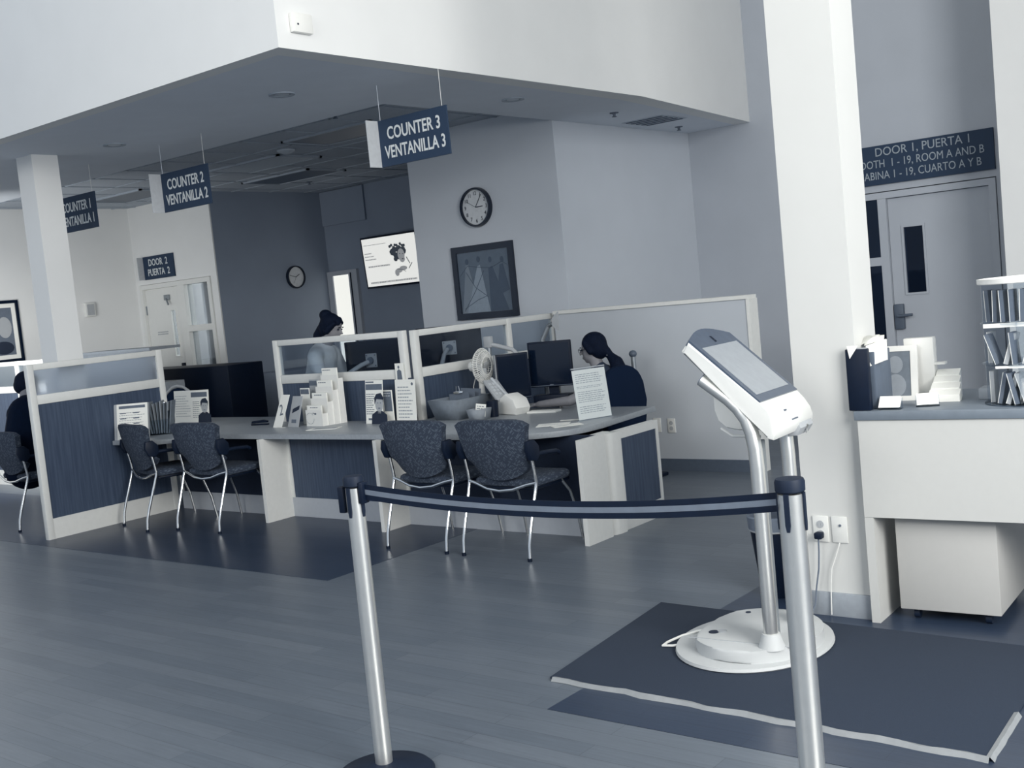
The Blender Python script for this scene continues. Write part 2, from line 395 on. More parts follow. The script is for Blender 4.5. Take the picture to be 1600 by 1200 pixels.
# ------------------------------------------------------------------ ceiling fittings
dl = thing('recessed_downlight', 'small round recessed downlight in the grey soffit, nearest the white fascia corner', 'downlight', (-6.0, 5.23, 3.1), group='recessed downlights in the soffit')
MB().lathe([(.09, 0), (.09, -.008), (.06, -.006), (.055, .0)], seg=24).build('trim_ring', M['grid'], dl)
MB().lathe([(.05, -.004), (.03, -.006), (.01, -.007)], seg=20).build('bulb', M['ceilb'], dl)
dup(dl, 'small round recessed downlight in the grey soffit, left of the COUNTER 2 sign', loc=(-8.14, 5.29, 3.1))
dup(dl, 'small round recessed downlight in the grey soffit, right of the COUNTER 3 sign', loc=(-5.46, 7.09, 3.1))
sp = MB().lathe([(.04, 0), (.04, -.006), (.015, -.01), (.012, -.03), (.022, -.034), (.022, -.038)], seg=16).build('sprinkler_head', M['ink'])
tag(sp, 'small dark sprinkler head in the ceiling just left of the COUNTER 3 sign', 'sprinkler', 'ceiling sprinkler heads', (-7.05, 6.7, 3.24))
for lc, tx in (((-10.8, 9.7, 3.24), 'small dark sprinkler head in the ceiling between the COUNTER 2 sign and the television'), ((-10.2, 5.9, 3.1), 'small dark sprinkler head in the soffit above the COUNTER 1 sign'),
               ((-12.09, 5.9, 3.1), 'small dark sprinkler head left of the white left pillar'), ((-5.515, 8.6, 3.1), 'small dark sprinkler head in the soffit above the right end of the office'), ((-5.76, 10.15, 3.1), 'small dark sprinkler head in the soffit beside the air vent')):
    c = dup(sp, tx, loc=lc)
sd = thing('smoke_detector', 'round white smoke detector on the ceiling between COUNTER 2 and COUNTER 3 signs', 'smoke detector', (-8.75, 7.6, 3.24))
MB().lathe([(.09, 0), (.09, -.015), (.06, -.03), (.02, -.045)], seg=24).build('housing', M['ceilb'], sd)
MB().lathe([(.095, -.0), (.095, -.006)], seg=24).build('mounting_ring', M['grid'], sd)
def vent(label, loc, rz, sx, sy):
    v = thing('air_vent', label, 'vent', loc, rz, group='ceiling air vents')
    MB().box(-sx/2, sx/2, -sy/2, sy/2, -.006, 0).build('vent_frame', M['grid'], v)
    g = MB()
    for i in range(5):
        y = -sy/2+.04+(sy-.08)*i/4; g.box(-sx/2+.03, sx/2-.03, y-.012, y+.012, -.012, -.006)
    g.build('vent_grille', M['ceild'], v)
vent('square air vent in the soffit near the right end of the office', (-5.62, 9.45, 3.1), 0, .45, .45)
# ceiling grid and troffers
g = MB()
for i in range(9): g.box(-17, -6.0, 6.2+i*.61-.012, 6.2+i*.61+.012, 3.232, 3.24)
for i in range(18): g.box(-17+i*.61-.012, -17+i*.61+.012, 6.2, 10.7, 3.232, 3.24)
struct('trim_5', g, M['grid'])
def troffer(label, x, y, lit, sx=1.2, sy=.6):
    t = thing('ceiling_light', label, 'ceiling light', (x, y, 3.24), group='square lights in the tiled ceiling')
    MB().box(-sx/2, sx/2, -sy/2, -sy/2+.03, -.02, 0).box(-sx/2, sx/2, sy/2-.03, sy/2, -.02, 0).box(-sx/2, -sx/2+.03, -sy/2, sy/2, -.02, 0).box(sx/2-.03, sx/2, -sy/2, sy/2, -.02, 0).build('light_frame', M['grid'], t)
    MB().box(-sx/2+.03, sx/2-.03, -sy/2+.03, sy/2-.03, -.012, 0).build('lens', M['ceilb'] if lit else M['ceild'], t)
troffer('dark unlit light panel in the tiled ceiling, left behind the COUNTER 3 sign', -7.75, 7.5, False)
troffer('pale light panel in the tiled ceiling, right behind the COUNTER 2 sign', -9.6, 8.0, True)
troffer('dark unlit light panel in the tiled ceiling just beyond the COUNTER 2 sign', -10.4, 9.1, False)
troffer('dark unlit light panel in the tiled ceiling between COUNTER 1 and COUNTER 2 signs', -12.2, 8.1, False)

# ------------------------------------------------------------------ hanging signs
def hang_sign(num, label, x0):
    t = thing('hanging_sign', label, 'sign', (x0, 5.65, 2.545), group='blue bilingual counter signs hanging from the soffit')
    MB().box(0, .63, -.006, .006, 0, .315).build('sign_plate', M['sign'], t)
    MB().box(-.008, 0, -.115, .006, 0, .315).build('return_plate', M['frost'], t, 'pale blank side plate')
    text('COUNTER %s' % num, .118, t, M['signtxt'], (.325, -.008, .215), sx=.76, bold=.002)
    text('VENTANILLA %s' % num, .118, t, M['signtxt'], (.325, -.008, .09), sx=.715, bold=.002)
    for wx, wm in ((.59, 'trimw'), (.02, 'soffit')): MB().tube([(wx, 0, .315), (wx, 0, .555)], .0018, 6).build('hanging_wire', M[wm], t)
hang_sign('3', 'blue hanging sign reading COUNTER 3 VENTANILLA 3', -5.53)
hang_sign('2', 'blue hanging sign reading COUNTER 2 VENTANILLA 2', -8.08)
hang_sign('1', 'blue hanging sign reading COUNTER 1 VENTANILLA 1, partly behind the left pillar', -9.72)
t = thing('door_sign', 'small blue wall sign reading DOOR 2 PUERTA 2 above the far left door', 'sign', (-13.285, 8.855, 2.257))
MB().box(0, .67, -.012, .008, 0, .303).build('sign_plate', M['sign'], t)
MB().box(-.008, 0, -.10, .008, 0, .303).build('return_plate', M['frost'], t, 'pale blank side plate')
text('DOOR  2', .125, t, M['signtxt'], (.335, -.014, .215), sx=.85, bold=.002)
text('PUERTA  2', .125, t, M['signtxt'], (.335, -.014, .085), sx=.85, bold=.002)
t = thing('door_sign', 'long blue wall sign reading DOOR 1, PUERTA 1 above the right hand door', 'sign', (-4.27, BACKY-.02, 2.285))
MB().box(0, 1.34, -.012, .018, 0, .366).build('sign_plate', M['sign'], t)
text('DOOR 1, PUERTA 1', .112, t, M['signtxtd'], (.71, -.014, .30), sx=.92)
text('BOOTH  1 - 19, ROOM A AND B', .105, t, M['signtxtd'], (.66, -.014, .19), sx=.80)
text('CABINA 1 - 19, CUARTO A Y B', .105, t, M['signtxtd'], (.66, -.014, .082), sx=.80)

# ------------------------------------------------------------------ wall clocks, television, pictures
def clock(label, loc, rz, R, nums=True, hm=(2.95, 1.15, 10)):
    t = thing('wall_clock', label, 'clock', loc, rz)
    rot = Matrix.Rotation(PI/2, 4, 'X')
    MB().lathe([(R*.99, 0), (R, .02), (R*.96, .045), (R*.88, .045), (R*.86, .02)], seg=40, mx=rot).build('rim', M['navygloss'], t)
    MB().lathe([(R*.87, .018), (R*.87, .022)], seg=40, mx=rot).build('dial', mat_dial, t)
    if nums:
        for k in range(1, 13):
            a = PI/2-k*PI/6
            text(str(k), R*.27, t, M['inkd'], (math.cos(a)*R*.68, -.024, math.sin(a)*R*.68), name='numeral', sx=.9)
    for hh, ln, wd in ((hm[0]/12*2*PI, .45, .006), (hm[1]/12*2*PI, .72, .004), (hm[2]/12*2*PI, .6, .002)):
        d = Vector((math.sin(hh), 0, math.cos(hh))); MB().tube([(0, -.026, 0), tuple(d*R*ln+Vector((0, -.026, 0)))], wd*.7, 6).build('hand', M['inkd'], t)
mat_dial = mat('clock_dial', (205, 209, 213), .5)
clock('round black rimmed wall clock with numerals above the framed picture', (-6.963, 8.326, 2.447), 0, .19)
clock('round black rimmed wall clock on the dark side wall, left of the television', (-11.77, 10.13, 2.105), PI/2, .155, False, (2, 9.5, 7))

t = thing('television', 'wall mounted flat television showing a child on a white screen', 'television', (-10.47, BACKY-.06, 2.19))
t.rotation_euler = (math.radians(4), 0, 0)
MB().box(-.51, .51, -.03, .03, -.34, .34, .004).build('tv_housing', M['navygloss'], t)
sc_ = MB().box(-.485, .485, -.034, -.03, -.315, .315).build('screen', M['tv'], t)
pm = lines(-.46, -.22, .02, .14, 3, -.035, .35, .5); lines(-.42, .02, -.08, -.03, 1, -.035, .4, .1, mb=pm); lines(-.42, .45, -.29, -.25, 1, -.035, .6, .05, mb=pm); lines(-.46, .0, .2, .26, 1, -.035, .12, .1, False, mb=pm)
pm.build('printed_text', M['tvm'], sc_)
hb = MB()
for k in range(46):
    a = random.uniform(0, 2*PI); rr = random.uniform(.3, 1.)
    hb.ell((.14+.125*rr*math.cos(a), -.035, .095+.095*rr*math.sin(a)), random.uniform(.03, .045), .001, random.uniform(.022, .034), seg=8, rings=6)
for k in range(9): hb.ell((.02+.032*k, -.035, .178+.018*math.sin(k*2.3)), .022, .001, .02, seg=7, rings=5)
hb.build('child_hair', M['tvd'], sc_)
MB().ell((.205, -.0362, .055), .062, .001, .080, seg=20).ell((.215, -.0362, .0), .05, .001, .045, seg=14).ell((.13, -.0362, -.145), .06, .001, .03, seg=12).ell((.21, -.0362, -.12), .07, .001, .03, seg=12).ell((.09, -.0362, -.17), .04, .001, .045, seg=12).build('child_face', M['tvm'], sc_)
MB().ell((.185, -.0375, .07), .010, .0008, .006, seg=8).ell((.235, -.0375, .065), .010, .0008, .006, seg=8).ell((.225, -.0375, .0), .018, .0008, .007, seg=8).tube([(.29, -.037, .02), (.34, -.037, -.07)], .005, 6).tube([(.31, -.037, -.13), (.38, -.037, -.06)], .005, 6).tube([(.10, -.037, -.12), (.2, -.037, -.14), (.25, -.037, -.17)], .003, 6).build('child_features', M['tvd'], sc_)

def frame_pic(name, label, loc, rz, W, H, fw, artcol, group=None, matw=0.):
    t = thing(name, label, 'picture', loc, rz)
    MB().box(-W/2, W/2, -.03, 0, H/2-fw, H/2).box(-W/2, W/2, -.03, 0, -H/2, -H/2+fw).box(-W/2, -W/2+fw, -.03, 0, -H/2+fw, H/2-fw).box(W/2-fw, W/2, -.03, 0, -H/2+fw, H/2-fw).build('picture_frame', M['navygloss'], t)
    a = MB().box(-W/2+fw, W/2-fw, -.012, -.004, -H/2+fw, H/2-fw).build('print', artcol, t)
    return t, a
art_bg = mat('print_background', (128, 136, 145), .6)
t, a = frame_pic('framed_picture', 'framed picture of long gowned figures in a thick dark frame below the clock', (-6.95, 8.326, 1.743), 0, .757, .705, .06, art_bg)
def gown(x, w0, w1, z0, z1, y=-.0135): return [(x-w0, z1), (x+w0, z1), (x+w1, z0), (x-w1*.6, z0)]
for poly, mm in (([(-.22, .17), (-.19, .17), (-.08, -.29), (-.31, -.29)], 'paperg'), ([(-.075, .15), (-.04, .16), (.04, -.29), (-.25, -.29)], 'frost'), ([(.06, .12), (.11, .14), (.27, -.29), (.045, -.29)], 'ink'), ([(.2, .14), (.24, .15), (.30, -.1), (.14, -.15)], 'ink')):
    gy_ = -.0128-.0006*(poly[0][0]+.3)*3; MB().prism(poly, 'y', gy_-.0006, gy_).build('painted_gown', M[mm], a)
mh = MB()
for x, z in ((-.2, .2), (-.055, .215), (.09, .2), (.235, .19)): mh.ell((x, -.0160, z), .022, .001, .028, seg=10)
mh.build('painted_head', M['ink'], a)
ml = MB()
for p in ([(-.3, .07), (-.2, .16), (-.06, .14)], [(-.06, .14), (.09, .12), (.23, .17), (.3, .13)], [(-.22, .1), (-.12, -.05), (.03, -.15)], [(.0, .1), (-.12, -.08), (-.28, -.27)], [(-.28, -.25), (-.1, -.17), (.02, -.14)]):
    ml.tube([(q[0], -.0165, q[1]) for q in p], .0022, 5)
ml.build('painted_line', M['ink'], a)
MB().box(-.318, .318, -.024, -.022, -.29, .29).build('picture_glass', M['clear'], t)
t, a = frame_pic('framed_picture', 'framed portrait print in a dark frame on the far left wall', (-13.54, 6.86, 1.745), PI/2, .60, .755, .035, M['ink'])
MB().box(-.21, .21, -.014, -.012, -.34, -.29).box(-.21, .21, -.014, -.012, .29, .34).box(.21, .262, -.014, -.012, -.34, .34).box(-.262, -.21, -.014, -.012, -.34, .34).build('picture_mount', M['paper'], a)
MB().ell((.10, -.0145, .05), .09, .001, .13, seg=20).build('portrait_face', M['paperg'], a)
MB().ell((.06, -.0145, -.2), .13, .001, .08, seg=20).build('portrait_shoulders', M['inkd'], a)

t = thing('door_chime', 'small pale box with a grey grille on the bright left wall', 'wall box', (-13.54, 8.12, 1.90))
MB().box(0, .05, -.07, .07, -.06, .12, .006).build('housing', M['trimw'], t)
MB().box(.05, .055, -.05, .05, -.04, .1).build('grille', M['paperg'], t)
t = thing('alarm_sounder', 'small white alarm box high on the white fascia near its corner', 'alarm box', (-4.948, 4.50, 3.24))
MB().box(0, .035, -.075, .075, -.05, .06, .008).build('housing', M['white'], t)
MB().box(.035, .038, -.045, -.035, -.01, 0).build('sensor_window', M['inkd'], t)

# ------------------------------------------------------------------ outlets
def outlet(label, loc, rz=0., blank=False, mm='trimw', group=None):
    t = thing('wall_outlet', label, 'outlet', loc, rz)
    MB().box(-.037, .037, -.008, 0, -.06, .06, .003).build('cover_plate', M[mm], t)
    if not blank:
        for z in (.022, -.022): MB().lathe([(.017, 0), (.017, .004)], seg=18, mx=Matrix.Translation((0, -.007, z)) @ Matrix.Rotation(PI/2, 4, 'X')).box(-.008, -.005, -.0125, -.011, z-.005, z+.006).box(.005, .008, -.0125, -.011, z-.005, z+.006).build('socket', M['paperg'], t)
    return t
outlet('blank white cover plate on the half wall, left of the socket plate', (-5.028, 8.08, .385), blank=True)
outlet('white socket plate on the half wall, right of the blank plate', (-4.89, 8.08, .38))
outlet('white socket plate on the white pillar with a dark plug in it', (-2.155, 4.78, .402))
t = outlet('white data plate on the white pillar, beside the legs of the desk', (-2.066, 4.78, .402), blank=True)
MB().lathe([(.006, 0), (.006, .004)], seg=10, mx=Matrix.Translation((.005, -.008, .02)) @ Matrix.Rotation(PI/2, 4, 'X')).build('data_port', M['ink'], t)
t = thing('plugged_power_cable', 'dark plug and dangling cord in the socket on the white pillar', 'cord', (-2.155, 4.78, .38))
MB().box(-.018, .018, -.05, -.012, -.018, .012, .006).build('plug', M['navy'], t)
MB().tube([(-.002, -.035, -.015), (-.004, -.036, -.08), (-.012, -.034, -.16), (-.03, -.03, -.24), (-.045, -.03, -.33), (-.06, -.05, -.372)], .004, 8).build('cord', M['ink'], t)
o = MB().tube([(0, -.015, 0), (-.02, -.02, -.06), (-.045, -.02, -.12), (-.055, -.02, -.2), (-.06, -.024, -.335)], .003, 8).build('data_cable', M['trimw'])
tag(o, 'thin white cable dangling from the data plate on the white pillar', 'cable', loc=(-2.066, 4.78, .345))

# ================================================================== FREESTANDING PARTITIONS
def part_frame(name, label, length, ztop, loc, rz, posts, glassm, z_glass=(1.12, 1.36), solid=True, kick=True, zb=0., group=None):
    """panel standing along local x, front face toward -y"""
    t = thing(name, label, 'partition', loc, rz)
    th = .045
    MB().box(.056, length-.056, -th/2, th/2, ztop-.05, ztop-.001, .004).build('top_rail', M['trimw'], t)
    MB().box(.056, length-.056, -th/2, th/2, z_glass[0]-.075, z_glass[0], .004).build('middle_rail', M['trimw'], t)
    if kick: MB().box(.055, length-.055, -th/2, th/2, zb, .165).build('kick_panel', M['trimw'], t)
    for px in posts: MB().box(px, px+.055, -th/2-.004, th/2+.004, zb, ztop-.0, .004).build('post', M['trimw'], t)
    if solid: MB().box(.03, length-.03, -.012, .012, .16 if kick else zb, z_glass[0]-.07).build('infill_panel', M['panel'], t)
    for a, b_ in zip(posts[:-1], posts[1:]):
        MB().box(a+.05, b_+.005, -.004, .004, z_glass[0]-.005, ztop-.045).build('glass_pane', glassm, t)
    return t
part_frame('office_partition', 'tall blue panelled partition with frosted glass strip at the left end of the counter', 1.24, 1.415, (-8.63, 4.56, 0), PI/2, [0, 1.185], M['frosted'], (1.165, 1.37))
part_frame('office_partition', 'glass topped partition behind COUNTER 2, with a standing woman behind it', 1.60, 1.40, (-7.68, 6.30, 0), 0, [0, 1.50], M['glass'], (1.10, 1.36))
part_frame('office_partition', 'glass topped partition running back beside the COUNTER 3 monitors', 1.86, 1.395, (-6.08, 6.33, 0), PI/2, [0, 1.15, 1.80], M['glass'], (1.10, 1.35))
part_frame('office_partition', 'glass topped partition at the far left behind the seated person in black', 2.6, 1.395, (-13.4, 6.30, 0), 0, [0, 1.3, 2.545], M['glass'], (1.12, 1.35))
o = MB().box(0, 1.5, 0, .4, 0, 1.0).box(0, 1.5, .01, .03, 1.0, 1.37).box(0, 1.5, 0, .4, 1.37, 1.40).build('storage_hutch', M['base']); tag(o, 'dark topped storage hutch showing above the frosted partition', 'cabinet', loc=(-12.4, 7.2, 0))

# ================================================================== COUNTER
ct = [(-8.6, 5.85), (-8.6, 5.22)]
for i in range(1, 9):
    a = i/8*PI/2; ct.append((-8.58+.35+.42*math.sin(a)-.0, 5.24+.34*(1-math.cos(a))))
ct += [(-7.7, 5.585), (-4.62, 5.6)]
for i in range(1, 9):
    a = i/9*PI/2; ct.append((-4.62+.40*math.sin(a), 6.0-.40*math.cos(a)))
ct += [(-4.22, 6.1), (-4.3, 6.9), (-6.03, 6.9), (-6.03, 6.27), (-7.7, 6.27), (-7.9, 6.6), (-9.3, 6.6), (-9.3, 5.85)]
o = MB().prism(ct, 'z', .662, .70, bevel=.004).build('countertop', M['counter'])
tag(o, 'long grey laminate countertop with rounded ends running under all the papers', 'countertop')
def bay(label, x0, x1, divider=True, pm='panel'):
    t = thing('counter_cabinet', label, 'counter cabinet', (x0, 5.82, 0), group='counter cabinets under the long countertop')
    L = x1-x0
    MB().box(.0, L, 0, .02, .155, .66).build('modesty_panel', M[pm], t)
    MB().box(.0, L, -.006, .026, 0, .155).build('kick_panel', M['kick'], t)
    if divider: MB().box(-.035, 0, -.27, .02, 0, .662).build('side_panel', M['trimw'], t)
    MB().box(0, .03, -.01, 0, .155, .66).build('batten', M['trimw'], t)
    return t
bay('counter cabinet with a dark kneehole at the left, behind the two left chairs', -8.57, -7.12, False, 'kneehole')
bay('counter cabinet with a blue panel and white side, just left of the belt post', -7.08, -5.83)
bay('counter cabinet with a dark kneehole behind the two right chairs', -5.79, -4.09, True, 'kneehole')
t = thing('shelf_box', 'small dark wall box with pale ports under the counter by the left chairs', 'box', (-7.12, 5.60, .60))
MB().box(-.02, .0, 0, .16, -.06, .05).box(-.02, -.0, .02, .06, -.02, .0).build('housing', M['navy'], t)
t = thing('counter_end_cabinet', 'white rounded end cabinet with a blue side panel at the right of the counter', 'cabinet', (-4.05, 5.6, 0))
MB().box(-.035, 0, 0, .27, 0, .662).build('front_panel', M['trimw'], t)
rp = [(-.035, .27)]
for i in range(9):
    a = -PI/2+i/8*PI/2*.95; rp.append((-.075+.085*math.cos(a)+.0, .36+.085*math.sin(a)*1.0))
rp += [(.01, .42), (-.12, .42), (-.12, .27)]
MB().prism(rp, 'z', 0, .655, smooth=True).build('rounded_pilaster', M['trimw'], t)
MB().box(-.06, -.012, .40, .93, 0, .12).box(-.06, -.012, .40, .93, .60, .655).box(-.06, -.012, .40, .47, .12, .6).box(-.06, -.012, .90, .93, .12, .6).build('side_frame', M['trimw'], t)
MB().box(-.055, -.018, .47, .90, .12, .60).build('side_panel', M['panel'], t)

# staff worktops and cabinets behind
o = MB().box(-13.4, -10.49, 7.9, 8.4, 0, 1.11, .01).build('filing_cabinet', M['navy']); tag(o, 'wide dark cabinet in front of the far left door', 'cabinet')
t = thing('low_cabinet', 'grey low cabinet with drawers against the dark wall, behind the standing woman', 'cabinet', (-11.73, 9.2, 0))
MB().box(0, .5, 0, 1.4, 0, .9, .008).build('body', M['wall_dark'], t)
for k in range(2):
    dr = MB().box(.5, .515, .05+.68*k, .68+.68*k, .5, .86, .004).build('drawer', M['wall_dark'], t)
    MB().tube([(.53, .3+.68*k, .72), (.53, .42+.68*k, .72)], .008, 8).build('drawer_handle', M['inkd'], dr)
o = MB().box(-7.24, -6.15, 6.34, 6.98, .66, .70, .004).build('staff_worktop', M['counter']); tag(o, 'grey staff worktop behind the glass topped partition of COUNTER 2', 'worktop')
for i, x in enumerate((-8.58, -6.22)):
    pass
MB().box(-7.22, -7.19, 6.4, 6.98, 0, .66).build('worktop_leg', M['trimw'], o); MB().box(-6.2, -6.17, 6.4, 6.98, 0, .66).build('worktop_leg', M['trimw'], o)
t = thing('office_chair', 'dark round backed office chair with a pale edge behind the folders', 'chair', (-10.2, 7.15, 0), .5)
MB().box(-.24, .24, -.24, .24, .42, .5, .03).build('seat', M['ochair'], t)
pr_ = [(.22*math.cos(a), .55+.42*math.sin(a)) for a in [i*PI/12 for i in range(13)]]
MB().prism([(-.22, .5)]+pr_[::-1]+[(.22, .5)], 'y', -.27, -.22, bevel=.015).build('backrest', M['ochair'], t)
MB().tube([(.235*math.cos(i*PI/12), -.245, .56+.43*math.sin(i*PI/12)) for i in range(13)], .014, 8).build('backrest_edge', M['paperg'], t, 'pale rim')
MB().tube([(0, 0, .05), (0, 0, .42)], .03).build('gas_column', M['navy'], t)
fb = MB()
for k in range(5): fb.tube([(0, 0, .09), (.27*math.cos(k*2*PI/5), .27*math.sin(k*2*PI/5), .04)], .02, 8)
fb.build('foot_star', M['navy'], t)

# ================================================================== VISITOR CHAIRS
def make_chair():
    t = thing('visitor_chair', '', 'chair')
    # local frame: sitter faces +y; rear feet at y=0, x=+-.255; backrest faces the camera at y ~ 0
    def shield(zc):
        pass
    bm = MB(); rows = 12; cols = 13; front = []; back = []
    grid = {}
    for j in range(rows+1):
        v = j/rows; z = .465+v*.385
        hw = .222+.062*v**1.3
        for i in range(cols+1):
            uu = i/cols*2-1
            x = uu*hw
            zz = z
            # rounded lower edge and softly rounded upper corners
            if v < .35: zz = z+(1-math.sqrt(max(0, 1-(uu*.96)**2)))*.125*(1-v/.35)
            if v > .8: zz = z-(abs(uu)**7)*.035*((v-.8)/.2)
            yb = .105-.085*v+.035*(uu*uu)-.022*math.sin(v*PI)
            for sd_ in (0, 1):
                grid[(sd_, i, j)] = bm.bm.verts.new((x*(1 if sd_ == 0 else .97), yb+(0 if sd_ == 0 else .05), zz))
    for sd_ in (0, 1):
        for j in range(rows):
            for i in range(cols):
                q = [grid[(sd_, i, j)], grid[(sd_, i+1, j)], grid[(sd_, i+1, j+1)], grid[(sd_, i, j+1)]]
                fc = bm.bm.faces.new(q if sd_ == 0 else q[::-1]); fc.smooth = True
    def strip(ks):
        for a, b_ in zip(ks[:-1], ks[1:]):
            fc = bm.bm.faces.new((grid[(0,)+a], grid[(1,)+a], grid[(1,)+b_], grid[(0,)+b_])); fc.smooth = True
    strip([(i, 0) for i in range(cols+1)]); strip([(i, rows) for i in range(cols+1)])
    strip([(0, j) for j in range(rows+1)]); strip([(cols, j) for j in range(rows+1)])
    bm.build('backrest', M['fabric'], t)
    st = MB().box(-.24, .24, .14, .53, .415, .475, .028); st.build('seat', M['fabric'], t)
    MB().box(-.21, .21, .16, .55, .395, .42, .01).build('seat_pan', M['navy'], t)
    for sx in (-1, 1):
        MB().prism([(.05, .66), (.075, .60), (.13, .585), (.165, .62), (.16, .68), (.12, .72), (.06, .715)], 'x', sx*.272-.02, sx*.272+.02, bevel=.01).build('arm_bracket', M['navy'], t, 'black plastic bracket beside the backrest')
        MB().tube([(sx*.275, .14, .625), (sx*.28, .22, .625), (sx*.28, .34, .615), (sx*.275, .37, .60)], .014, 10).build('armrest', M['navy'], t)
        pts = [(sx*.262, .0, 0), (sx*.262, .012, .10), (sx*.262, .035, .18), (sx*.262, .07, .28), (sx*.264, .105, .38), (sx*.266, .125, .44), (sx*.266, .127, .465), (sx*.266, .12, .52), (sx*.268, .095, .66)]
        MB().tube(pts, .0108, 10).build('leg', M['chrome'], t)
        MB().tube([(sx*.20, .46, .42), (sx*.215, .53, .33), (sx*.222, .58, .18), (sx*.227, .61, .0)], .0105, 10).build('leg', M['chrome'], t)
        MB().lathe([(.014, 0), (.014, .02)], c=(sx*.262, .0, 0), seg=12).build('foot_cap', M['navy'], t)
    MB().tube([(-.266, .125, .455), (-.2, .115, .442), (-.1, .10, .412), (.0, .095, .402), (.1, .10, .412), (.2, .115, .442), (.266, .125, .455)], .010, 10).build('crossbar', M['chrome'], t)
    return t
GC = 'patterned visitor chairs along the counter'
ch = make_chair(); ch['label'] = 'patterned visitor chair right of the belt post, right one of the near pair'; ch['group'] = GC
ch.location = (-4.45, 5.17, 0)
dup(ch, 'patterned visitor chair right of the belt post, left one of the near pair', GC, (-5.12, 5.17, 0), 0)
dup(ch, 'patterned visitor chair left of the belt post, before the poster of a man', GC, (-7.44, 5.15, 0), .02)
dup(ch, 'patterned visitor chair set at an angle beside the frosted partition', GC, (-8.19, 5.08, 0), -.22)
dup(ch, 'patterned visitor chair cut by the left edge under the person in black', GC, (-9.56, 4.69, 0), -.03)

# ================================================================== COUNTER-TOP OBJECTS
Z = .70
def sheet(name, label, cat, loc, rz, W, H, tilt, m, nlines=0, lm='inkl', th=.003, margin=.12, zoff=.3):
    """upright sheet: local x = width, z = up, leaning back by tilt"""
    t = thing(name, label, cat, loc, rz); t.rotation_euler = (-tilt, 0, rz)
    a = MB().box(-W/2, W/2, 0, th, 0, H).build('page', m, t)
    if nlines: lines(-W/2+W*margin, W/2-W*margin, H*.08, H*.86, nlines, 0, .35, .3).build('printed_text', M[lm], t)
    return t
def cubicle(t, m, **k): pass
# -- left end: list display, folders, poster
cp = PI*0-.55
t = thing('list_display', 'white upright display with a printed two column list beside the folders', 'display', (-8.45, 5.32, Z), .5)
t.rotation_euler = (-.18, 0, .5)
MB().box(-.14, .14, 0, .006, 0, .30).build('page', M['paper'], t)
MB().box(-.165, -.14, -.002, .03, 0, .30).box(-.14, .14, .006, .03, 0, .30).build('back_board', M['paperg'], t)
lm_ = MB().box(-.12, .12, -.001, 0, .26, .283)
for c in range(2):
    for k in range(5): lm_.box(-.11+.12*c, -.055+.12*c, -.001, 0, .225-.045*k-.008, .225-.045*k)
lines(-.12, .12, .02, .235, 10, 0, .15, .2, mb=lm_); lm_.build('printed_text', M['ink'], t)
t = thing('brochure_holder', 'clear holder packed with upright grey folders next to the frosted partition', 'brochure holder', (-8.42, 5.58, Z), .55)
MB().box(-.10, .10, -.055, -.05, 0, .13).box(-.10, .10, .05, .055, 0, .2).box(-.105, -.1, -.055, .055, 0, .2).box(.1, .105, -.055, .055, 0, .2).box(-.1, .1, -.055, .055, 0, .006).build('holder', M['clear'], t)
fol0 = None
for k in range(9):
    x = -.088+.022*k; lean = (k-4)*.045
    mx = Matrix.Translation((x, 0, .012)) @ Matrix.Rotation(lean, 4, 'Y')
    o = MB().box(-.004, .004, -.04, .045, 0, .255+.01*(k % 3), mx=mx).build('folder', M['boxl' if k % 2 else 'box'])
    tag(o, 'upright grey folder packed in the clear holder on the counter', 'folder', 'grey folders in the clear holder', (-8.42, 5.58, Z), .55)
for k, (x, z) in enumerate(((-.05, .285), (.055, .30))):
    tt = thing('binder_clip', ('shiny binder clip on the folders, %s one' % ('left', 'right')[k]), 'clip', (-8.42+x*.85, 5.58+x*.52, Z+z-.03), .55)
    MB().box(-.014, .014, -.012, .012, -.02, .005, .003).build('clip_body', M['chrome'], tt)
    MB().tube([(-.01, -.01, .0), (-.006, -.02, .025), (.006, -.02, .025), (.01, -.01, 0)], .002, 6).build('clip_wire', M['chrome'], tt)
def portrait(mb_parent, x, z, s, y=-.0012):
    MB().prism([(x-.09*s, z), (x-.085*s, z+.07*s), (x-.03*s, z+.10*s), (x+.03*s, z+.10*s), (x+.085*s, z+.07*s), (x+.09*s, z)], 'y', y-.001, y).build('printed_shirt', M['inkd'], mb_parent)
    MB().ell((x, y-.001, z+.15*s), .045*s, .0008, .058*s, seg=18).box(x-.018*s, x+.018*s, y-.001, y, z+.08*s, z+.12*s).build('printed_face', M['paperg'], mb_parent)
    MB().prism([(x-.05*s, z+.15*s), (x-.052*s, z+.2*s), (x-.03*s, z+.228*s), (x+.02*s, z+.235*s), (x+.05*s, z+.2*s), (x+.047*s, z+.16*s), (x+.04*s, z+.185*s), (x-.03*s, z+.19*s)], 'y', y-.0025, y-.001).build('printed_hair', M['inkd'], mb_parent)
    MB().ell((x-.016*s, y-.002, z+.16*s), .006*s, .0005, .004*s, seg=8).ell((x+.016*s, y-.002, z+.16*s), .006*s, .0005, .004*s, seg=8).ell((x, y-.002, z+.12*s), .015*s, .0005, .004*s, seg=8).build('printed_features', M['ink'], mb_parent)
t = thing('poster_stand', 'wide upright poster with a smiling person at its right edge, left of the counter', 'poster', (-8.95, 6.26, Z), -.10)
t.rotation_euler = (-.1, 0, .12)
pg = MB().box(-.22, .24, 0, .004, 0, .30).build('page', M['paper'], t)
lines(-.2, 0, .05, .26, 9, -.001, .2, .3).build('printed_text', M['inkl'], t)
lines(.03, .13, .04, .2, 9, -.001, .3, .3).build('printed_text', M['ink'], t)
MB().box(.01, .22, -.001, 0, .235, .28).build('printed_banner', M['ink'], t)
portrait(t, .185, .0, .95)
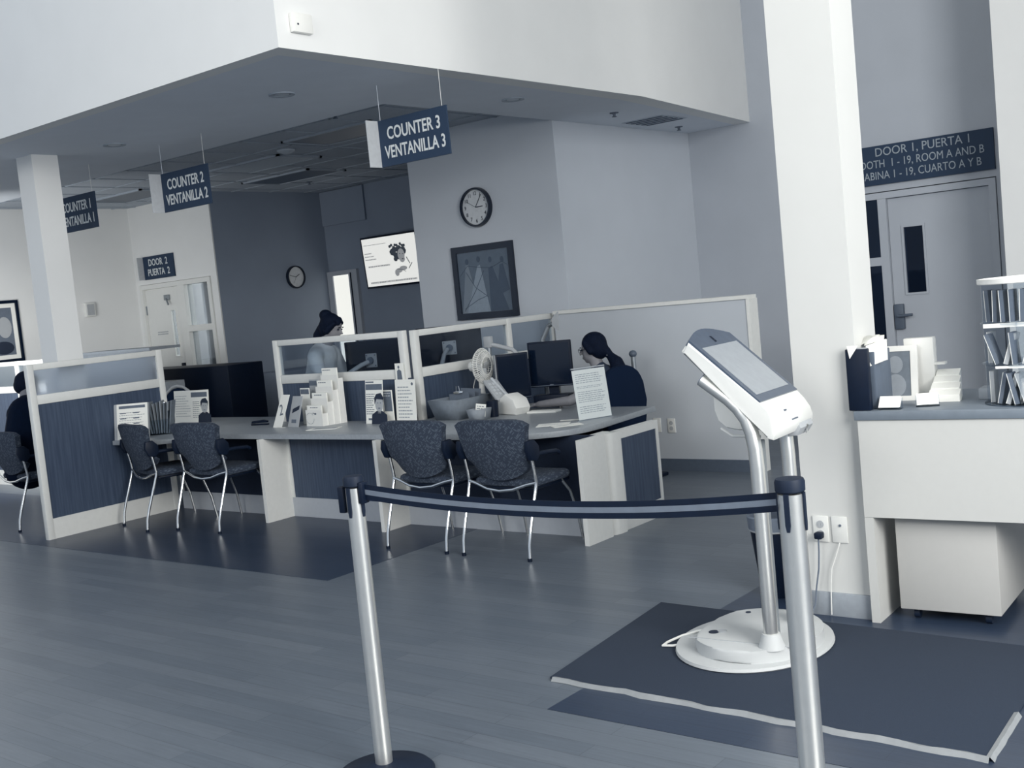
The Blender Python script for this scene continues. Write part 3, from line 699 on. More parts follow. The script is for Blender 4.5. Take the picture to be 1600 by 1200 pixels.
MB().box(-.2, .22, .004, .08, 0, .006).build('easel_foot', M['clear'], t)
# -- mouse / stapler
t = thing('stapler', 'small black stapler lying on the counter left of the folded sheet', 'stapler', (-7.72, 6.08, Z), .15)
MB().box(-.09, .09, -.018, .018, 0, .012, .004).build('base', M['navy'], t)
MB().prism([(-.09, .015), (.085, .022), (.09, .035), (.04, .045), (-.08, .035)], 'y', -.014, .014, bevel=.004).build('top_arm', M['navy'], t)
# -- folded '2' sheet
t = thing('folded_sheet', 'folded white sheet with a handwritten 2 leaning on the counter', 'sheet', (-7.30, 5.93, Z), 0)
t.rotation_euler = (-.25, 0, -.12)
MB().prism([(-.08, 0), (.045, 0), (.115, .27), (-.005, .27)], 'y', 0, .003).build('page', M['paper'], t)
MB().prism([(0, .0), (.0, .003), (.09, -.02), (.09, -.023)], 'x', -.02, .1, mx=None).build('folded_back', M['paper'], t)
text('2', .13, t, M['ink'], (.02, -.002, .14), name='handwritten_number', rot=(PI/2, -.2, 0), sx=.8)
# -- grey brochure with dark label
t = thing('grey_brochure', 'grey brochure with a dark slanted label standing beside the sheet marked 2', 'brochure', (-7.17, 5.97, Z), 0)
t.rotation_euler = (-.2, 0, -.1)
MB().prism([(-.07, 0), (.075, 0), (.115, .25), (-.02, .25)], 'y', 0, .006).build('page', M['paperg'], t)
MB().prism([(-.02, .11), (.075, .14), (.085, .175), (-.01, .145)], 'y', -.001, 0).build('dark_label', M['inkd'], t)
MB().box(-.02, .045, -.001, 0, .03, .06).build('printed_text', M['ink'], t)
t = thing('photo_brochure', 'brochure with a dark photo strip peeking over the grey brochure', 'brochure', (-7.12, 6.10, Z), -.1)
MB().box(-.07, .055, 0, .006, 0, .30).build('page', M['paper'], t)
MB().box(-.065, .05, -.001, 0, .25, .29).build('photo_strip', M['ink'], t)
t = thing('photo_brochure', 'brochure with a patterned top standing tallest behind the grey brochure', 'brochure', (-7.10, 6.18, Z), -.1)
MB().box(-.06, .07, 0, .006, 0, .36).build('page', M['paperg'], t)
MB().box(-.06, .07, -.001, 0, .31, .35).build('photo_strip', M['ink'], t)
# -- tiered white brochure rack
t = thing('brochure_rack', 'white four tier rack of leaflets stepping up on the counter', 'brochure rack', (-6.93, 6.00, Z), -.06)
for k in range(4):
    y = .0+.055*k; z = .05*k
    MB().box(-.105+.01*k, .10+.012*k, y, y+.004, 0, .13+z*1.75).box(.098+.012*k, .102+.012*k, y, y+.055, 0, .10+z*1.75).box(-.107+.01*k, -.103+.01*k, y, y+.055, 0, .08+z*1.75).build('rack_pocket', M['white'], t)
for k in range(4):
    y = .0+.055*k; z = .05*k*1.75
    tt = thing('leaflet', ('white leaflet in the %s pocket of the white rack' % ('lowest', 'second', 'third', 'top')[k]), 'leaflet', (-6.93, 6.00, Z), -.06, 'leaflets in the white rack')
    MB().box(-.09+.01*k, .088+.012*k, y+.008, y+.022, .01, .165+z*1.08).build('page', M['paper'], tt)
    lines(-.05, .05, .142+z*1.08, .155+z*1.08, 1, y+.008, .5, .1).build('printed_text', M['ink'], tt)
mk = MB().tube([(-.05+.055*0+.05*math.cos(a), -.001, .062+.045*math.sin(a)) for a in [i*PI/10+.6 for i in range(19)]], .0018, 5)
mk.build('leaf_emblem', M['inkl'], t); MB().ell((.02, -.0015, .10), .014, .001, .008, seg=8).ell((-.005, -.0015, .105), .008, .001, .005, seg=8).build('leaf_emblem', M['ink'], t)
t = thing('loose_leaflet', 'open leaflet lying flat in front of the tiered rack', 'leaflet', (-6.66, 5.86, Z), .35)
MB().box(-.14, .12, -.05, .06, 0, .003).build('page', M['paper'], t)
MB().box(-.1, .1, -.03, .04, .003, .0035).build('printed_text', M['inkl'], t)
# -- poster of a man, small brochure, white letter
t = thing('poster_stand', 'narrow upright poster of a smiling man in dark sleeveless top, centre of counter', 'poster', (-6.35, 6.10, Z), 0)
t.rotation_euler = (-.1, 0, -.05)
MB().box(-.10, .10, 0, .004, 0, .34).build('page', M['paper'], t)
MB().box(-.095, .095, -.001, 0, .265, .31).box(-.095, .0, -.001, 0, .32, .33).build('printed_banner', M['ink'], t)
lines(-.09, .01, .07, .24, 10, -.001, .35, .35).box(-.07, .01, -.001, 0, .03, .045).build('printed_text', M['ink'], t)
portrait(t, .06, .0, 1.02)
MB().box(-.1, .1, .0, .09, 0, .004).build('easel_foot', M['clear'], t)
t = thing('small_brochure', 'small dark topped brochure between the poster of a man and the white letter', 'brochure', (-6.245, 6.16, Z), -.05)
MB().box(-.05, .055, 0, .006, 0, .255).build('page', M['paper'], t)
MB().box(-.042, .047, -.001, 0, .09, .245).build('photo_block', M['ink'], t)
lines(-.035, .04, .2, .24, 2, -.0012, .35, .2).build('printed_text', M['frost'], t)
t = sheet('letter_stand', 'white letter with a small round crest standing right of the poster of a man', 'sheet', (-6.07, 6.17, Z), -.06, .225, .33, .06, M['paper'], 10, 'inkl')
MB().ell((.08, -.001, .295), .012, .0008, .012, seg=12).build('crest', M['ink'], t)
t = thing('photo_card', 'small photo card of a person fixed above the white letter on the post', 'photo', (-6.18, 6.262, 1.02), 0)
MB().box(-.05, .045, 0, .002, 0, .13).build('card', M['paper'], t)
MB().ell((-.01, -.001, .1), .01, .0008, .013, seg=10).prism([(-.035, 0), (-.03, .07), (-.01, .085), (.015, .07), (.02, 0)], 'y', -.001, 0).build('printed_figure', M['ink'], t)
# -- carton trays with clipboards
def bin_mesh(W0, W1, D0, D1, H, hb, th=.006):
    b = MB()
    def quadwall(p, q):  # p,q lists of bottom pair and top pair
        b._add([p[0], p[1], q[1], q[0]], [(0, 1, 2, 3)])
    lo = [(-W0/2, -D0/2, 0), (W0/2, -D0/2, 0), (W0/2, D0/2, 0), (-W0/2, D0/2, 0)]
    hi = [(-W1/2, -D1/2, H), (W1/2, -D1/2, H), (W1/2, D1/2, hb), (-W1/2, D1/2, hb)]
    for i in range(4): quadwall((lo[i], lo[(i+1) % 4]), (hi[i], hi[(i+1) % 4]))
    b._add(lo, [(3, 2, 1, 0)])
    return b
def solidify(o, t):
    md = o.modifiers.new('thickness', 'SOLIDIFY'); md.thickness = t; md.offset = 0
t = thing('clipboard_bin', 'large grey flared carton bin holding clipboards on the counter', 'bin', (-5.74, 6.43, Z), .0)
solidify(bin_mesh(.23, .30, .32, .40, .155, .155).build('bin_body', M['box'], t), .006)
solidify(bin_mesh(.22, .29, .01, .015, .13, .13).build('divider', M['box'], t), .004)
for k in range(3):
    tt = thing('clipboard', ('grey clipboard standing in the carton bin, %s of three' % ('front', 'middle', 'rear')[k]), 'clipboard', (-5.76, 6.44+.06*k, Z+.012), .0, 'clipboards in the carton bin')
    tt.rotation_euler = (-.10, .05*(k-1), 0)
    MB().box(-.10, .10, 0, .004, 0, .17+.012*k).build('board', M['ink'], tt)
    if k: continue
    MB().box(-.045, .045, -.012, 0, .165, .185, .003).tube([(-.018, -.008, .185), (-.012, -.012, .225), (.012, -.012, .225), (.018, -.008, .185)], .003, 6).build('clip', M['chrome'], tt)
t = thing('card_tray', 'small light grey flared tray holding a white note card', 'tray', (-5.42, 6.27, Z), .0)
solidify(bin_mesh(.09, .115, .12, .15, .085, .085).build('tray_body', M['boxl'], t), .005)
tt = thing('note_card', 'white handwritten note card standing in the small tray', 'card', (-5.41, 6.26, Z+.03), .10); tt.rotation_euler = (-.15, .12, .2)
MB().box(-.04, .045, 0, .002, 0, .09).build('card', M['paper'], tt); lines(-.03, .035, .03, .08, 3, 0, .3, .2).build('handwriting', M['ink'], tt)
t = thing('pen_cup', 'small dark mesh cup between the note card tray and the white terminal', 'cup', (-5.43, 6.44, Z))
MB().lathe([(.04, 0), (.045, .12), (.04, .12), (.035, .01)], seg=20).build('cup', M['navy'], t)
# -- payment / signature terminal
t = thing('card_terminal', 'white wedge shaped terminal base on the counter with a slanted grey keypad', 'terminal', (-5.36, 6.60, Z), -.25)
MB().prism([(-.12, 0), (.10, 0), (.125, .05), (.09, .115), (-.01, .155), (-.12, .10)], 'y', -.07, .07, bevel=.012).build('base', M['white'], t)
mxk = Matrix.Translation((-.13, -.03, .16)) @ Matrix.Rotation(.75, 4, 'Y')
kp = MB().box(-.14, .08, -.065, .065, -.01, .012, .006, mx=mxk).build('keypad', M['paperg'], t, 'slanted grey keypad')
kk = MB()
for a in range(4):
    for b_ in range(3): kk.box(-.10+.035*a, -.075+.035*a, -.045+.033*b_, -.022+.033*b_, .012, .016, mx=mxk)
kk.build('key', M['frost'], kp)
MB().tube([(-.22, -.02, .27), (-.10, -.0, .16), (-.02, .0, .12)], .012, 8).build('arm', M['frost'], t)
# -- acrylic sign holder with notice
t = thing('notice_stand', 'clear stand with a white typed notice at the right end of the counter', 'notice', (-4.385, 6.27, Z), .32)
t.rotation_euler = (-.13, 0, 1.15)
MB().box(-.13, .13, 0, .003, .008, .345).build('page', M['paper'], t)
pb = MB()
for (a, b_, n) in ((.25, .32, 5), (.215, .235, 2), (.12, .20, 6), (.045, .10, 4)): lines(-.11, .11, a, b_, n, 0, .3, .18, mb=pb)
pb.build('printed_text', M['inkl'], t)
MB().box(-.132, .132, -.002, .006, 0, .352).build('acrylic_sleeve', M['clear'], t)
MB().box(-.138, .138, .0, .1, 0, .004).box(-.132, .132, -.002, .008, .352, .360).build('acrylic_foot', M['inkl'], t)
for i, (x, y, rz, wd, ln, tx) in enumerate(((-4.56, 6.02, .5, .15, .22, 'white sheet lying flat left of the typed notice, nearest the counter edge'), (-4.42, 5.98, .9, .12, .2, 'white sheet lying flat in front of the typed notice'), (-4.55, 6.22, .4, .04, .16, 'narrow white slip lying flat behind the loose sheets'))):
    t = thing('loose_sheet', tx, 'sheet', (x, y, Z+.001*i), rz)
    MB().box(-ln/2, ln/2, -wd/2, wd/2, 0, .002).build('page', M['paper'], t)
    if i < 2: MB().box(-ln/2+.03, ln/2-.05, -.002, .002, .002, .0025).box(-ln/2+.03, ln/2-.08, .015, .019, .002, .0025).build('printed_text', M['inkl'], t)

# -- desk fan
t = thing('desk_fan', 'small white desk fan on the counter left of the monitors', 'fan', (-5.79, 6.76, Z), 0)
MB().lathe([(.075, 0), (.08, .012), (.06, .03), (.03, .06), (.022, .2), (.02, .26)], seg=24).build('base', M['white'], t)
hd = Matrix.Translation((0.03, .0, .36)) @ Matrix.Rotation(.12, 4, 'Z') @ Matrix.Rotation(PI/2, 4, 'Y')
cg = MB()
for k in range(44):
    a = k*2*PI/44
    pts = []
    for q in range(7):
        s_ = q/6*PI; rr = .138*math.sin(s_)+.0; pts.append(hd @ Vector((rr*math.cos(a), rr*math.sin(a), -.045*math.cos(s_))))
    cg.tube(pts[1:6], .0028, 5)
for zz, rr in ((-.039, .069), (.0, .138), (.039, .069), (.022, .118), (-.022, .118)):
    cg.tube([hd @ Vector((rr*math.cos(k*2*PI/24), rr*math.sin(k*2*PI/24), zz)) for k in range(25)], .003, 5)
cg.build('cage', M['white'], t)
fb_ = MB()
for k in range(4):
    a = k*PI/2; mxb = hd @ Matrix.Rotation(a, 4, 'Z') @ Matrix.Rotation(.5, 4, 'X')
    fb_.box(.02, .098, -.03, .03, -.002, .002, .002, mx=mxb)
fb_.build('blade', M['frost'], t)
MB().lathe([(.008, .02), (.04, .0), (.046, -.04), (.04, -.08), (.012, -.10)], seg=20, mx=Matrix.Translation((0.03, 0, .36)) @ Matrix.Rotation(.12, 4, 'Z') @ Matrix.Rotation(PI/2, 4, 'Y') @ Matrix.Translation((0, 0, -.03))).build('motor_housing', M['white'], t)
MB().tube([(-.04, .0, .30), (-.085, -.0, .2), (-.09, -.0, .05)], .004, 6).build('cord', M['trimw'], t)

# -- monitors
def monitor(label, loc, rz, W, H, back=False, stand=True, tilt=0.):
    t = thing('computer_monitor', label, 'monitor', loc, rz)
    mx = Matrix.Rotation(tilt, 4, 'X')
    MB().box(-W/2, W/2, 0, .035, -H/2, H/2, .005, mx=mx).build('housing', M['navy'], t)
    MB().box(-W/2+.015, W/2-.015, -.002, 0, -H/2+.03, H/2-.015, mx=mx).build('screen', M['navygloss'], t)
    MB().box(-W/2+.0, W/2, -.003, -.001, -H/2+.008, -H/2+.012, mx=mx).box(-.015, .015, -.004, -.001, -H/2+.012, -H/2+.02, mx=mx).build('brand_strip', M['ink'], t)
    pl = MB().box(-.06, .06, .035, .045, -.06, .06, .004, mx=mx).build('mount_plate', M['paperg'], t)
    bl = MB()
    for a in (-.045, .045):
        for b_ in (-.045, .045): bl.lathe([(.006, 0), (.006, .004)], seg=8, mx=Matrix.Translation((a, .045, b_)) @ Matrix.Rotation(-PI/2, 4, 'X'))
    bl.lathe([(.03, 0), (.03, .02)], seg=16, mx=Matrix.Translation((0, .045, 0)) @ Matrix.Rotation(-PI/2, 4, 'X')).build('screw', M['ink'], pl)
    return t
def mount(t, pts, foot, r_=.018, pm='metalg'):
    # t is a monitor: world-space points are turned into its local frame
    inv = (Matrix.Translation(t.location) @ t.rotation_euler.to_matrix().to_4x4()).inverted()
    MB().tube([inv @ Vector((foot[0], foot[1], foot[2])), inv @ Vector((foot[0], foot[1], pts[0][2]))], .018, 10).build('mount_post', M['metalg'], t)
    return MB().tube([inv @ Vector(p) for p in pts], r_, 10).build('mount_arm', M[pm], t, 'pale grey jointed mounting arm'), inv
t = monitor('dark monitor seen from behind through the glass beside the standing woman', (-7.02, 6.82, 1.15), PI+.12, .58, .34)
mount(t, [(-7.19, 6.45, .98), (-7.06, 6.70, 1.12), (-7.03, 6.76, 1.14)], (-7.19, 6.45, .70), .02, 'paperg')
t = monitor('dark monitor seen from behind through the glass above the clipboards', (-6.55, 7.28, 1.19), PI+.62, .56, .38)
mount(t, [(-6.45, 7.02, 1.02), (-6.50, 7.14, 1.14), (-6.52, 7.21, 1.18)], (-6.45, 7.02, .70), .018, 'paperg')
o = MB().box(-7.0, -6.16, 7.0, 8.05, .66, .70).build('side_worktop', M['counter']); tag(o, 'grey worktop behind the partition that runs back from the counter', 'worktop')
MB().box(-6.98, -6.95, 7.05, 8.0, 0, .66).build('worktop_leg', M['trimw'], o); MB().box(-6.2, -6.17, 7.05, 8.0, 0, .66).build('worktop_leg', M['trimw'], o)
t = monitor('dark monitor with a pale left edge, left one of the pair at COUNTER 3', (-5.56, 6.88, .955), .95, .27, .36)
MB().box(-.138, -.132, -.004, .036, -.18, .18).build('side_edge', M['paperg'], t, 'pale left edge')
a_, inv = mount(t, [(-5.82, 6.93, 1.22), (-5.62, 6.98, 1.16), (-5.50, 6.99, 1.05)], (-5.82, 6.93, .70), .018, 'paperg')
MB().box(-.035, .035, -.02, .02, 0, .09, .006, mx=inv @ Matrix.Translation((-5.82, 6.93, 1.19))).build('joint_block', M['paperg'], a_)
t = monitor('dark monitor facing the seated woman, right one of the pair at COUNTER 3', (-5.37, 7.12, 1.02), .30, .36, .36)
a_, inv = mount(t, [(-5.56, 7.30, 1.20), (-5.50, 7.32, 1.31), (-5.44, 7.30, 1.33)], (-5.56, 7.30, .70))
MB().prism([(0, -.03), (.05, -.07), (.06, .08), (.0, .03)], 'y', -.01, .01, mx=inv @ Matrix.Translation((-5.44, 7.30, 1.34))).build('bracket', M['paperg'], a_)
MB().box(-.15, .15, -.05, .07, -.319, -.24, .01).box(-.04, .04, .036, .06, -.26, -.1).build('foot', M['navy'], t)
t = thing('desk_papers', 'white papers lying in front of the seated woman at COUNTER 3', 'papers', (-5.15, 6.72, Z), .2)
MB().box(-.12, .12, -.05, .05, 0, .012).build('page', M['paper'], t)
t.location = (-5.12, 6.66, Z)

# ================================================================== PEOPLE
def remeshed(mb, name, m, parent, voxel=.007, smooth=6, label=None):
    bmesh.ops.recalc_face_normals(mb.bm, faces=mb.bm.faces[:])
    me = bpy.data.meshes.new(name); mb.bm.to_mesh(me); mb.bm.free()
    o = bpy.data.objects.new(name, me); COL.objects.link(o)
    a = o.modifiers.new('r', 'REMESH'); a.mode = 'VOXEL'; a.voxel_size = voxel; a.use_smooth_shade = True
    b_ = o.modifiers.new('s', 'SMOOTH'); b_.factor = .6; b_.iterations = smooth
    dg = bpy.context.evaluated_depsgraph_get(); dg.update()
    me2 = bpy.data.meshes.new_from_object(o.evaluated_get(dg)); o.modifiers.clear()
    o.data = me2; me2.materials.clear(); me2.materials.append(m)
    for p in me2.polygons: p.use_smooth = True
    if parent: o.parent = parent
    if label: o['label'] = label
    return o
def caps(mb, pts, rads):
    pts = [Vector(p) for p in pts]
    for i in range(len(pts)-1):
        mb.tube([pts[i], pts[i+1]], [rads[i], rads[i+1]], 14)
    for p, rr in zip(pts, rads): mb.ell(tuple(p), rr, rr, rr, seg=14, rings=9)
    return mb
def hand(mb, wrist, d, up, s=1., curl=.5, side=1):
    """hand from wrist along d, palm normal -up; fingers curled down"""
    d = Vector(d).normalized(); up = Vector(up).normalized(); sd_ = d.cross(up)*side
    c = Vector(wrist)+d*.045*s
    m3 = Matrix((sd_, d, up)).transposed()
    mb.ell(tuple(c), .04*s, .052*s, .017*s, mx=m3)
    for k, (off, ln) in enumerate(((-.030, .068), (-.010, .078), (.011, .073), (.030, .058))):
        b0 = Vector(wrist)+d*.085*s+sd_*off*s
        p1 = b0+(d*math.cos(curl*.5)-up*math.sin(curl*.5))*ln*.5*s
        p2 = p1+(d*math.cos(curl*1.3)-up*math.sin(curl*1.3))*ln*.35*s
        p3 = p2+(d*math.cos(curl*2)-up*math.sin(curl*2))*ln*.25*s
        caps(mb, (b0, p1, p2, p3), (.0092*s, .0088*s, .0078*s, .0068*s))
    t0 = Vector(wrist)+d*.03*s-sd_*.030*s; t1 = t0+(d*.6-sd_*.6-up*.3).normalized()*.04*s; t2 = t1+(d*.95-sd_*.1-up*.2).normalized()*.03*s
    caps(mb, (t0, t1, t2), (.014*s, .011*s, .009*s))
def head(mb, c, R3, s=1.):
    """R3: columns right, forward, up"""
    def P(x, y, z): return tuple(Vector(c)+R3 @ Vector((x, y, z))*s)
    mb.ell(P(0, -.008, .03), .074*s, .092*s, .085*s, mx=R3)
    mb.ell(P(0, .018, -.03), .058*s, .068*s, .075*s, mx=R3)
    mb.ell(P(0, .055, -.082), .026*s, .022*s, .02*s, mx=R3)
    caps(mb, (P(0, .085, .012), P(0, .106, -.022)), (.008*s, .013*s))
    mb.ell(P(0, .086, -.052), .024*s, .01*s, .007*s, mx=R3); mb.ell(P(0, .083, -.062), .022*s, .01*s, .008*s, mx=R3)
    for sx in (-1, 1): mb.ell(P(sx*.075, -.005, -.005), .010*s, .02*s, .032*s, mx=R3)
def eyes(parent, c, R3, s=1.):
    def P(x, y, z): return tuple(Vector(c)+R3 @ Vector((x, y, z))*s)
    for sx in (-1, 1):
        MB().ell(P(sx*.031, .078, .008), .013*s, .008*s, .007*s, mx=R3, seg=12).build('eye', M['inkd'], parent)
        MB().ell(P(sx*.031, .084, .028), .019*s, .005*s, .004*s, mx=R3, seg=10).build('eyebrow', M['hair'], parent)
def rot3(az, tilt=0., lean=0.):
    """az: forward azimuth as local rotation about z (0 = +y); tilt down positive"""
    return (Matrix.Rotation(az, 3, 'Z') @ Matrix.Rotation(-tilt, 3, 'X') @ Matrix.Rotation(lean, 3, 'Y'))

# seated woman at counter 3 : local +y = her facing direction; placed facing -x (a little away from camera)
t = thing('person', 'seated woman with glasses and a dark low ponytail working at COUNTER 3', 'person', (-4.97, 7.30, 0), PI/2+.12)
hc = Vector((0, .10, 1.105)); Rh = rot3(.12, .10)
bd = MB(); head(bd, hc, Rh)
caps(bd, ((0, .05, .90), (0, .08, 1.02)), (.058, .052))
caps(bd, ((-.05, .02, .52), (0, .0, .72), (0, .02, .86)), (.12, .115, .11)); caps(bd, ((.05, .02, .52), (0, .0, .72)), (.12, .115))
caps(bd, ((-.15, .02, .86), (.15, .02, .86)), (.05, .05))
# left arm (local -x is her left -> camera side is her left): elbow on desk, forearm forward
caps(bd, ((-.17, .02, .85), (-.33, .05, .78), (-.40, .12, .752)), (.045, .042, .040))
caps(bd, ((-.40, .12, .752), (-.42, .38, .735)), (.040, .027))
hand(bd, (-.42, .39, .733), (-.02, 1, -.02), (0, 0, 1), curl=.35, side=1)
caps(bd, ((.17, .02, .85), (.24, .12, .74), (.14, .36, .745)), (.045, .038, .027))
hand(bd, (.13, .38, .745), (-.3, 1, 0), (0, 0, 1), curl=.5, side=-1)
for sx in (-1, 1): caps(bd, ((sx*.09, .02, .53), (sx*.11, .42, .54), (sx*.11, .40, .10)), (.085, .06, .042)); 
for sx in (-1, 1): bd.ell((sx*.11, .45, .045), .04, .11, .035)
remeshed(bd, 'body', M['skin'], t, .008)
sh = MB(); caps(sh, ((-.05, .02, .50), (0, .0, .72), (0, .02, .86)), (.135, .13, .125)); caps(sh, ((.05, .02, .50), (0, .0, .72)), (.135, .13))
caps(sh, ((-.16, .02, .865), (.16, .02, .865)), (.062, .062)); caps(sh, ((0, .035, .92), (0, .05, .95)), (.072, .062))
for sx in (-1, 1): caps(sh, ((sx*.175, .02, .855), (sx*.245, .035, .82)), (.062, .057))
remeshed(sh, 'blouse', M['top'], t, .009)
pn = MB()
for sx in (-1, 1): caps(pn, ((sx*.08, .0, .53), (sx*.11, .42, .54), (sx*.11, .40, .14)), (.10, .075, .056))
remeshed(pn, 'trousers', M['shirtd'], t, .01)
def Ph(x, y, z): return tuple(hc+Rh @ Vector((x, y, z)))
hr = MB(); hr.ell(Ph(0, -.025, .045), .088, .102, .092, mx=Rh); hr.ell(Ph(0, -.055, -.0), .080, .075, .09, mx=Rh)
for sx in (-1, 1): caps(hr, (Ph(sx*.066, .03, .06), Ph(sx*.07, -.01, -.01)), (.024, .03))
caps(hr, (Ph(0, -.11, -.03), Ph(0, -.135, -.07), (.0, -.10, .99), (-.0, -.125, .90), (-.0, -.13, .80), (0, -.12, .72)), (.038, .032, .055, .07, .065, .035))
remeshed(hr, 'hair', M['hair'], t, .008, 3)
MB().tube([Ph(.018*math.cos(a)*1.6, -.128+.004, -.062+.028*math.sin(a)) for a in [i*PI/6 for i in range(13)]], .005, 6).build('hair_tie', M['paperg'], t)
eyes(t, hc, Rh)
gl = MB()
for sx in (-1, 1):
    gl.tube([Ph(sx*.032+.02*math.cos(a), .098, .006+.016*math.sin(a)) for a in [i*PI/8 for i in range(17)]], .0018, 5)
    gl.tube([Ph(sx*.052, .098, .012), Ph(sx*.076, .0, .012)], .0016, 5)
gl.tube([Ph(-.012, .1, .01), Ph(.012, .1, .01)], .0018, 5).build('glasses', M['navy'], t)

t = thing('office_chair', 'dark high backed office chair behind the seated woman', 'chair', (-5.07, 7.27, 0), PI/2-.22)
MB().box(-.24, .24, -.26, .2, .38, .45, .03).build('seat', M['ochair'], t)
pp = [(-.20, .47)]+[(-.215-.01*math.sin(v*PI), .47+.36*v) for v in (.3, .6, 1)]+[(-.20*math.cos(a), .84+.14*math.sin(a)) for a in [i*PI/10 for i in range(1, 10)]]+[(.215+.01*math.sin(v*PI), .47+.36*v) for v in (1, .6, .3)]+[(.20, .47)]
MB().prism(pp, 'y', -.34, -.27, bevel=.022).build('backrest', M['ochair'], t)
MB().tube([(0, -.3, .40), (0, -.31, .55)], .03).build('back_bracket', M['navy'], t)
MB().tube([(0, 0, .05), (0, 0, .38)], .03).build('gas_column', M['navy'], t)
fb = MB()
for k in range(5): fb.tube([(0, 0, .09), (.27*math.cos(k*2*PI/5), .27*math.sin(k*2*PI/5), .04)], .02, 8)
fb.build('foot_star', M['navy'], t)
t = thing('knob_on_stalk', 'round dark knob on a short grey stalk just behind the high backed office chair', 'stand', (-4.99, 7.74, 0))  # unidentified knob, with a stalk and foot added to hold it up
MB().tube([(0, 0, 0), (0, 0, 1.0)], .02, 10).build('stalk', M['metalg'], t); MB().ell((0, 0, 1.02), .033, .033, .03).build('knob', M['baseD'], t)
MB().box(-.15, .15, -.15, .15, 0, .03, .01).build('foot', M['navy'], t)

# standing woman behind counter 2
t = thing('person', 'standing woman in a pale blouse with dark pinned up hair behind the glass', 'person', (-7.50, 6.62, 0), -PI/2+.35)
hc = Vector((0, .16, 1.46)); Rh = rot3(0, .38)
bd = MB(); head(bd, hc, Rh)
caps(bd, ((0, .07, 1.28), (0, .13, 1.40)), (.055, .05))
caps(bd, ((0, 0, .88), (0, .0, 1.05), (0, .05, 1.23)), (.125, .11, .11)); caps(bd, ((-.15, .06, 1.24), (.15, .06, 1.24)), (.05, .05))
for sx in (-1, 1):
    caps(bd, ((sx*.17, .06, 1.23), (sx*.21, .13, 1.0), (sx*.13, .36, .98)), (.046, .038, .027))
    hand(bd, (sx*.125, .375, .98), (-sx*.2, 1, -.15), (0, 0, 1), curl=.6, side=-sx)
    caps(bd, ((sx*.085, 0, .88), (sx*.09, .02, .48), (sx*.09, 0, .08)), (.09, .06, .042)); bd.ell((sx*.09, .06, .045), .04, .11, .04)
remeshed(bd, 'body', M['skin'], t, .009)
sh = MB(); caps(sh, ((0, 0, .84), (0, .0, 1.05), (0, .045, 1.22)), (.155, .135, .13)); caps(sh, ((-.15, .055, 1.245), (.15, .055, 1.245)), (.066, .066))
for sx in (-1, 1): caps(sh, ((sx*.175, .06, 1.23), (sx*.215, .13, 1.0), (sx*.155, .30, .985)), (.066, .056, .042))
remeshed(sh, 'blouse', M['shirtw'], t, .009)
pn = MB()
for sx in (-1, 1): caps(pn, ((sx*.08, 0, .88), (sx*.09, .02, .48), (sx*.09, 0, .12)), (.11, .075, .06))
remeshed(pn, 'trousers', M['shirtd'], t, .01)
hr = MB(); hr.ell(Ph(0, -.022, .040), .084, .097, .085, mx=Rh); hr.ell(Ph(0, -.05, -.01), .078, .072, .088, mx=Rh); hr.ell(Ph(0, -.082, .085), .058, .06, .052, mx=Rh)
for sx in (-1, 1): caps(hr, (Ph(sx*.062, .035, .05), Ph(sx*.068, -.01, -.03)), (.024, .03))
caps(hr, (Ph(0, -.09, -.04), Ph(0, -.12, -.11), Ph(-.02, -.13, -.20)), (.045, .036, .015)); caps(hr, (Ph(0, .045, .085), Ph(.03, .062, .06)), (.03, .02)); caps(hr, (Ph(0, .045, .085), Ph(-.03, .062, .06)), (.03, .02))
remeshed(hr, 'hair', M['hair'], t, .008, 3); eyes(t, hc, Rh)
t = thing('desk_phone', 'dark telephone with a pale pad on the staff worktop by the standing woman', 'telephone', (-7.10, 6.52, .70), .2)
MB().prism([(-.1, 0), (.1, 0), (.1, .05), (-.1, .34)], 'x', -.09, .09, bevel=.008).build('body', M['navy'], t)
MB().box(.10, .17, -.05, .05, .28, .36, .008).build('pad', M['white'], t)
MB().box(.10, .16, -.03, .03, 0, .28).build('pad_post', M['navy'], t)

# person in black at the far left
t = thing('person', 'seated person in a black jacket with short dark hair at the left edge', 'person', (-9.62, 5.02, 0), .10)
hc = Vector((-.14, .16, 1.20)); Rh = rot3(-.25, .25)
bd = MB(); head(bd, hc, Rh)
caps(bd, ((-.05, .06, 1.02), (-.11, .12, 1.14)), (.06, .055))
caps(bd, ((0, -.03, .55), (0, 0, .78), (-.03, .05, .96)), (.15, .14, .13)); caps(bd, ((-.2, .06, .97), (.16, .04, .97)), (.06, .06))
for sx in (-1, 1):
    caps(bd, ((sx*.19, .05, .96), (sx*.24, .14, .74), (sx*.12, .42, .74)), (.055, .045, .03))
    hand(bd, (sx*.11, .44, .74), (-sx*.2, 1, 0), (0, 0, 1), curl=.5, side=-sx)
    caps(bd, ((sx*.1, .0, .56), (sx*.12, .42, .53), (sx*.12, .38, .08)), (.09, .07, .045)); bd.ell((sx*.12, .42, .045), .045, .12, .04)
remeshed(bd, 'body', M['skin'], t, .01)
sh = MB(); caps(sh, ((0, -.03, .50), (0, 0, .78), (-.03, .05, .96)), (.20, .185, .165)); caps(sh, ((-.2, .06, .97), (.17, .04, .97)), (.085, .085)); caps(sh, ((-.06, .07, 1.03), (-.07, .08, 1.06)), (.08, .075))
for sx in (-1, 1): caps(sh, ((sx*.2, .05, .95), (sx*.26, .13, .74), (sx*.14, .37, .745)), (.082, .068, .05))
remeshed(sh, 'jacket', M['shirtd'], t, .011)
pn = MB()
for sx in (-1, 1): caps(pn, ((sx*.09, -.02, .56), (sx*.12, .42, .53), (sx*.12, .38, .10)), (.12, .09, .07))
remeshed(pn, 'trousers', M['shirtd'], t, .011)
fs = MB()
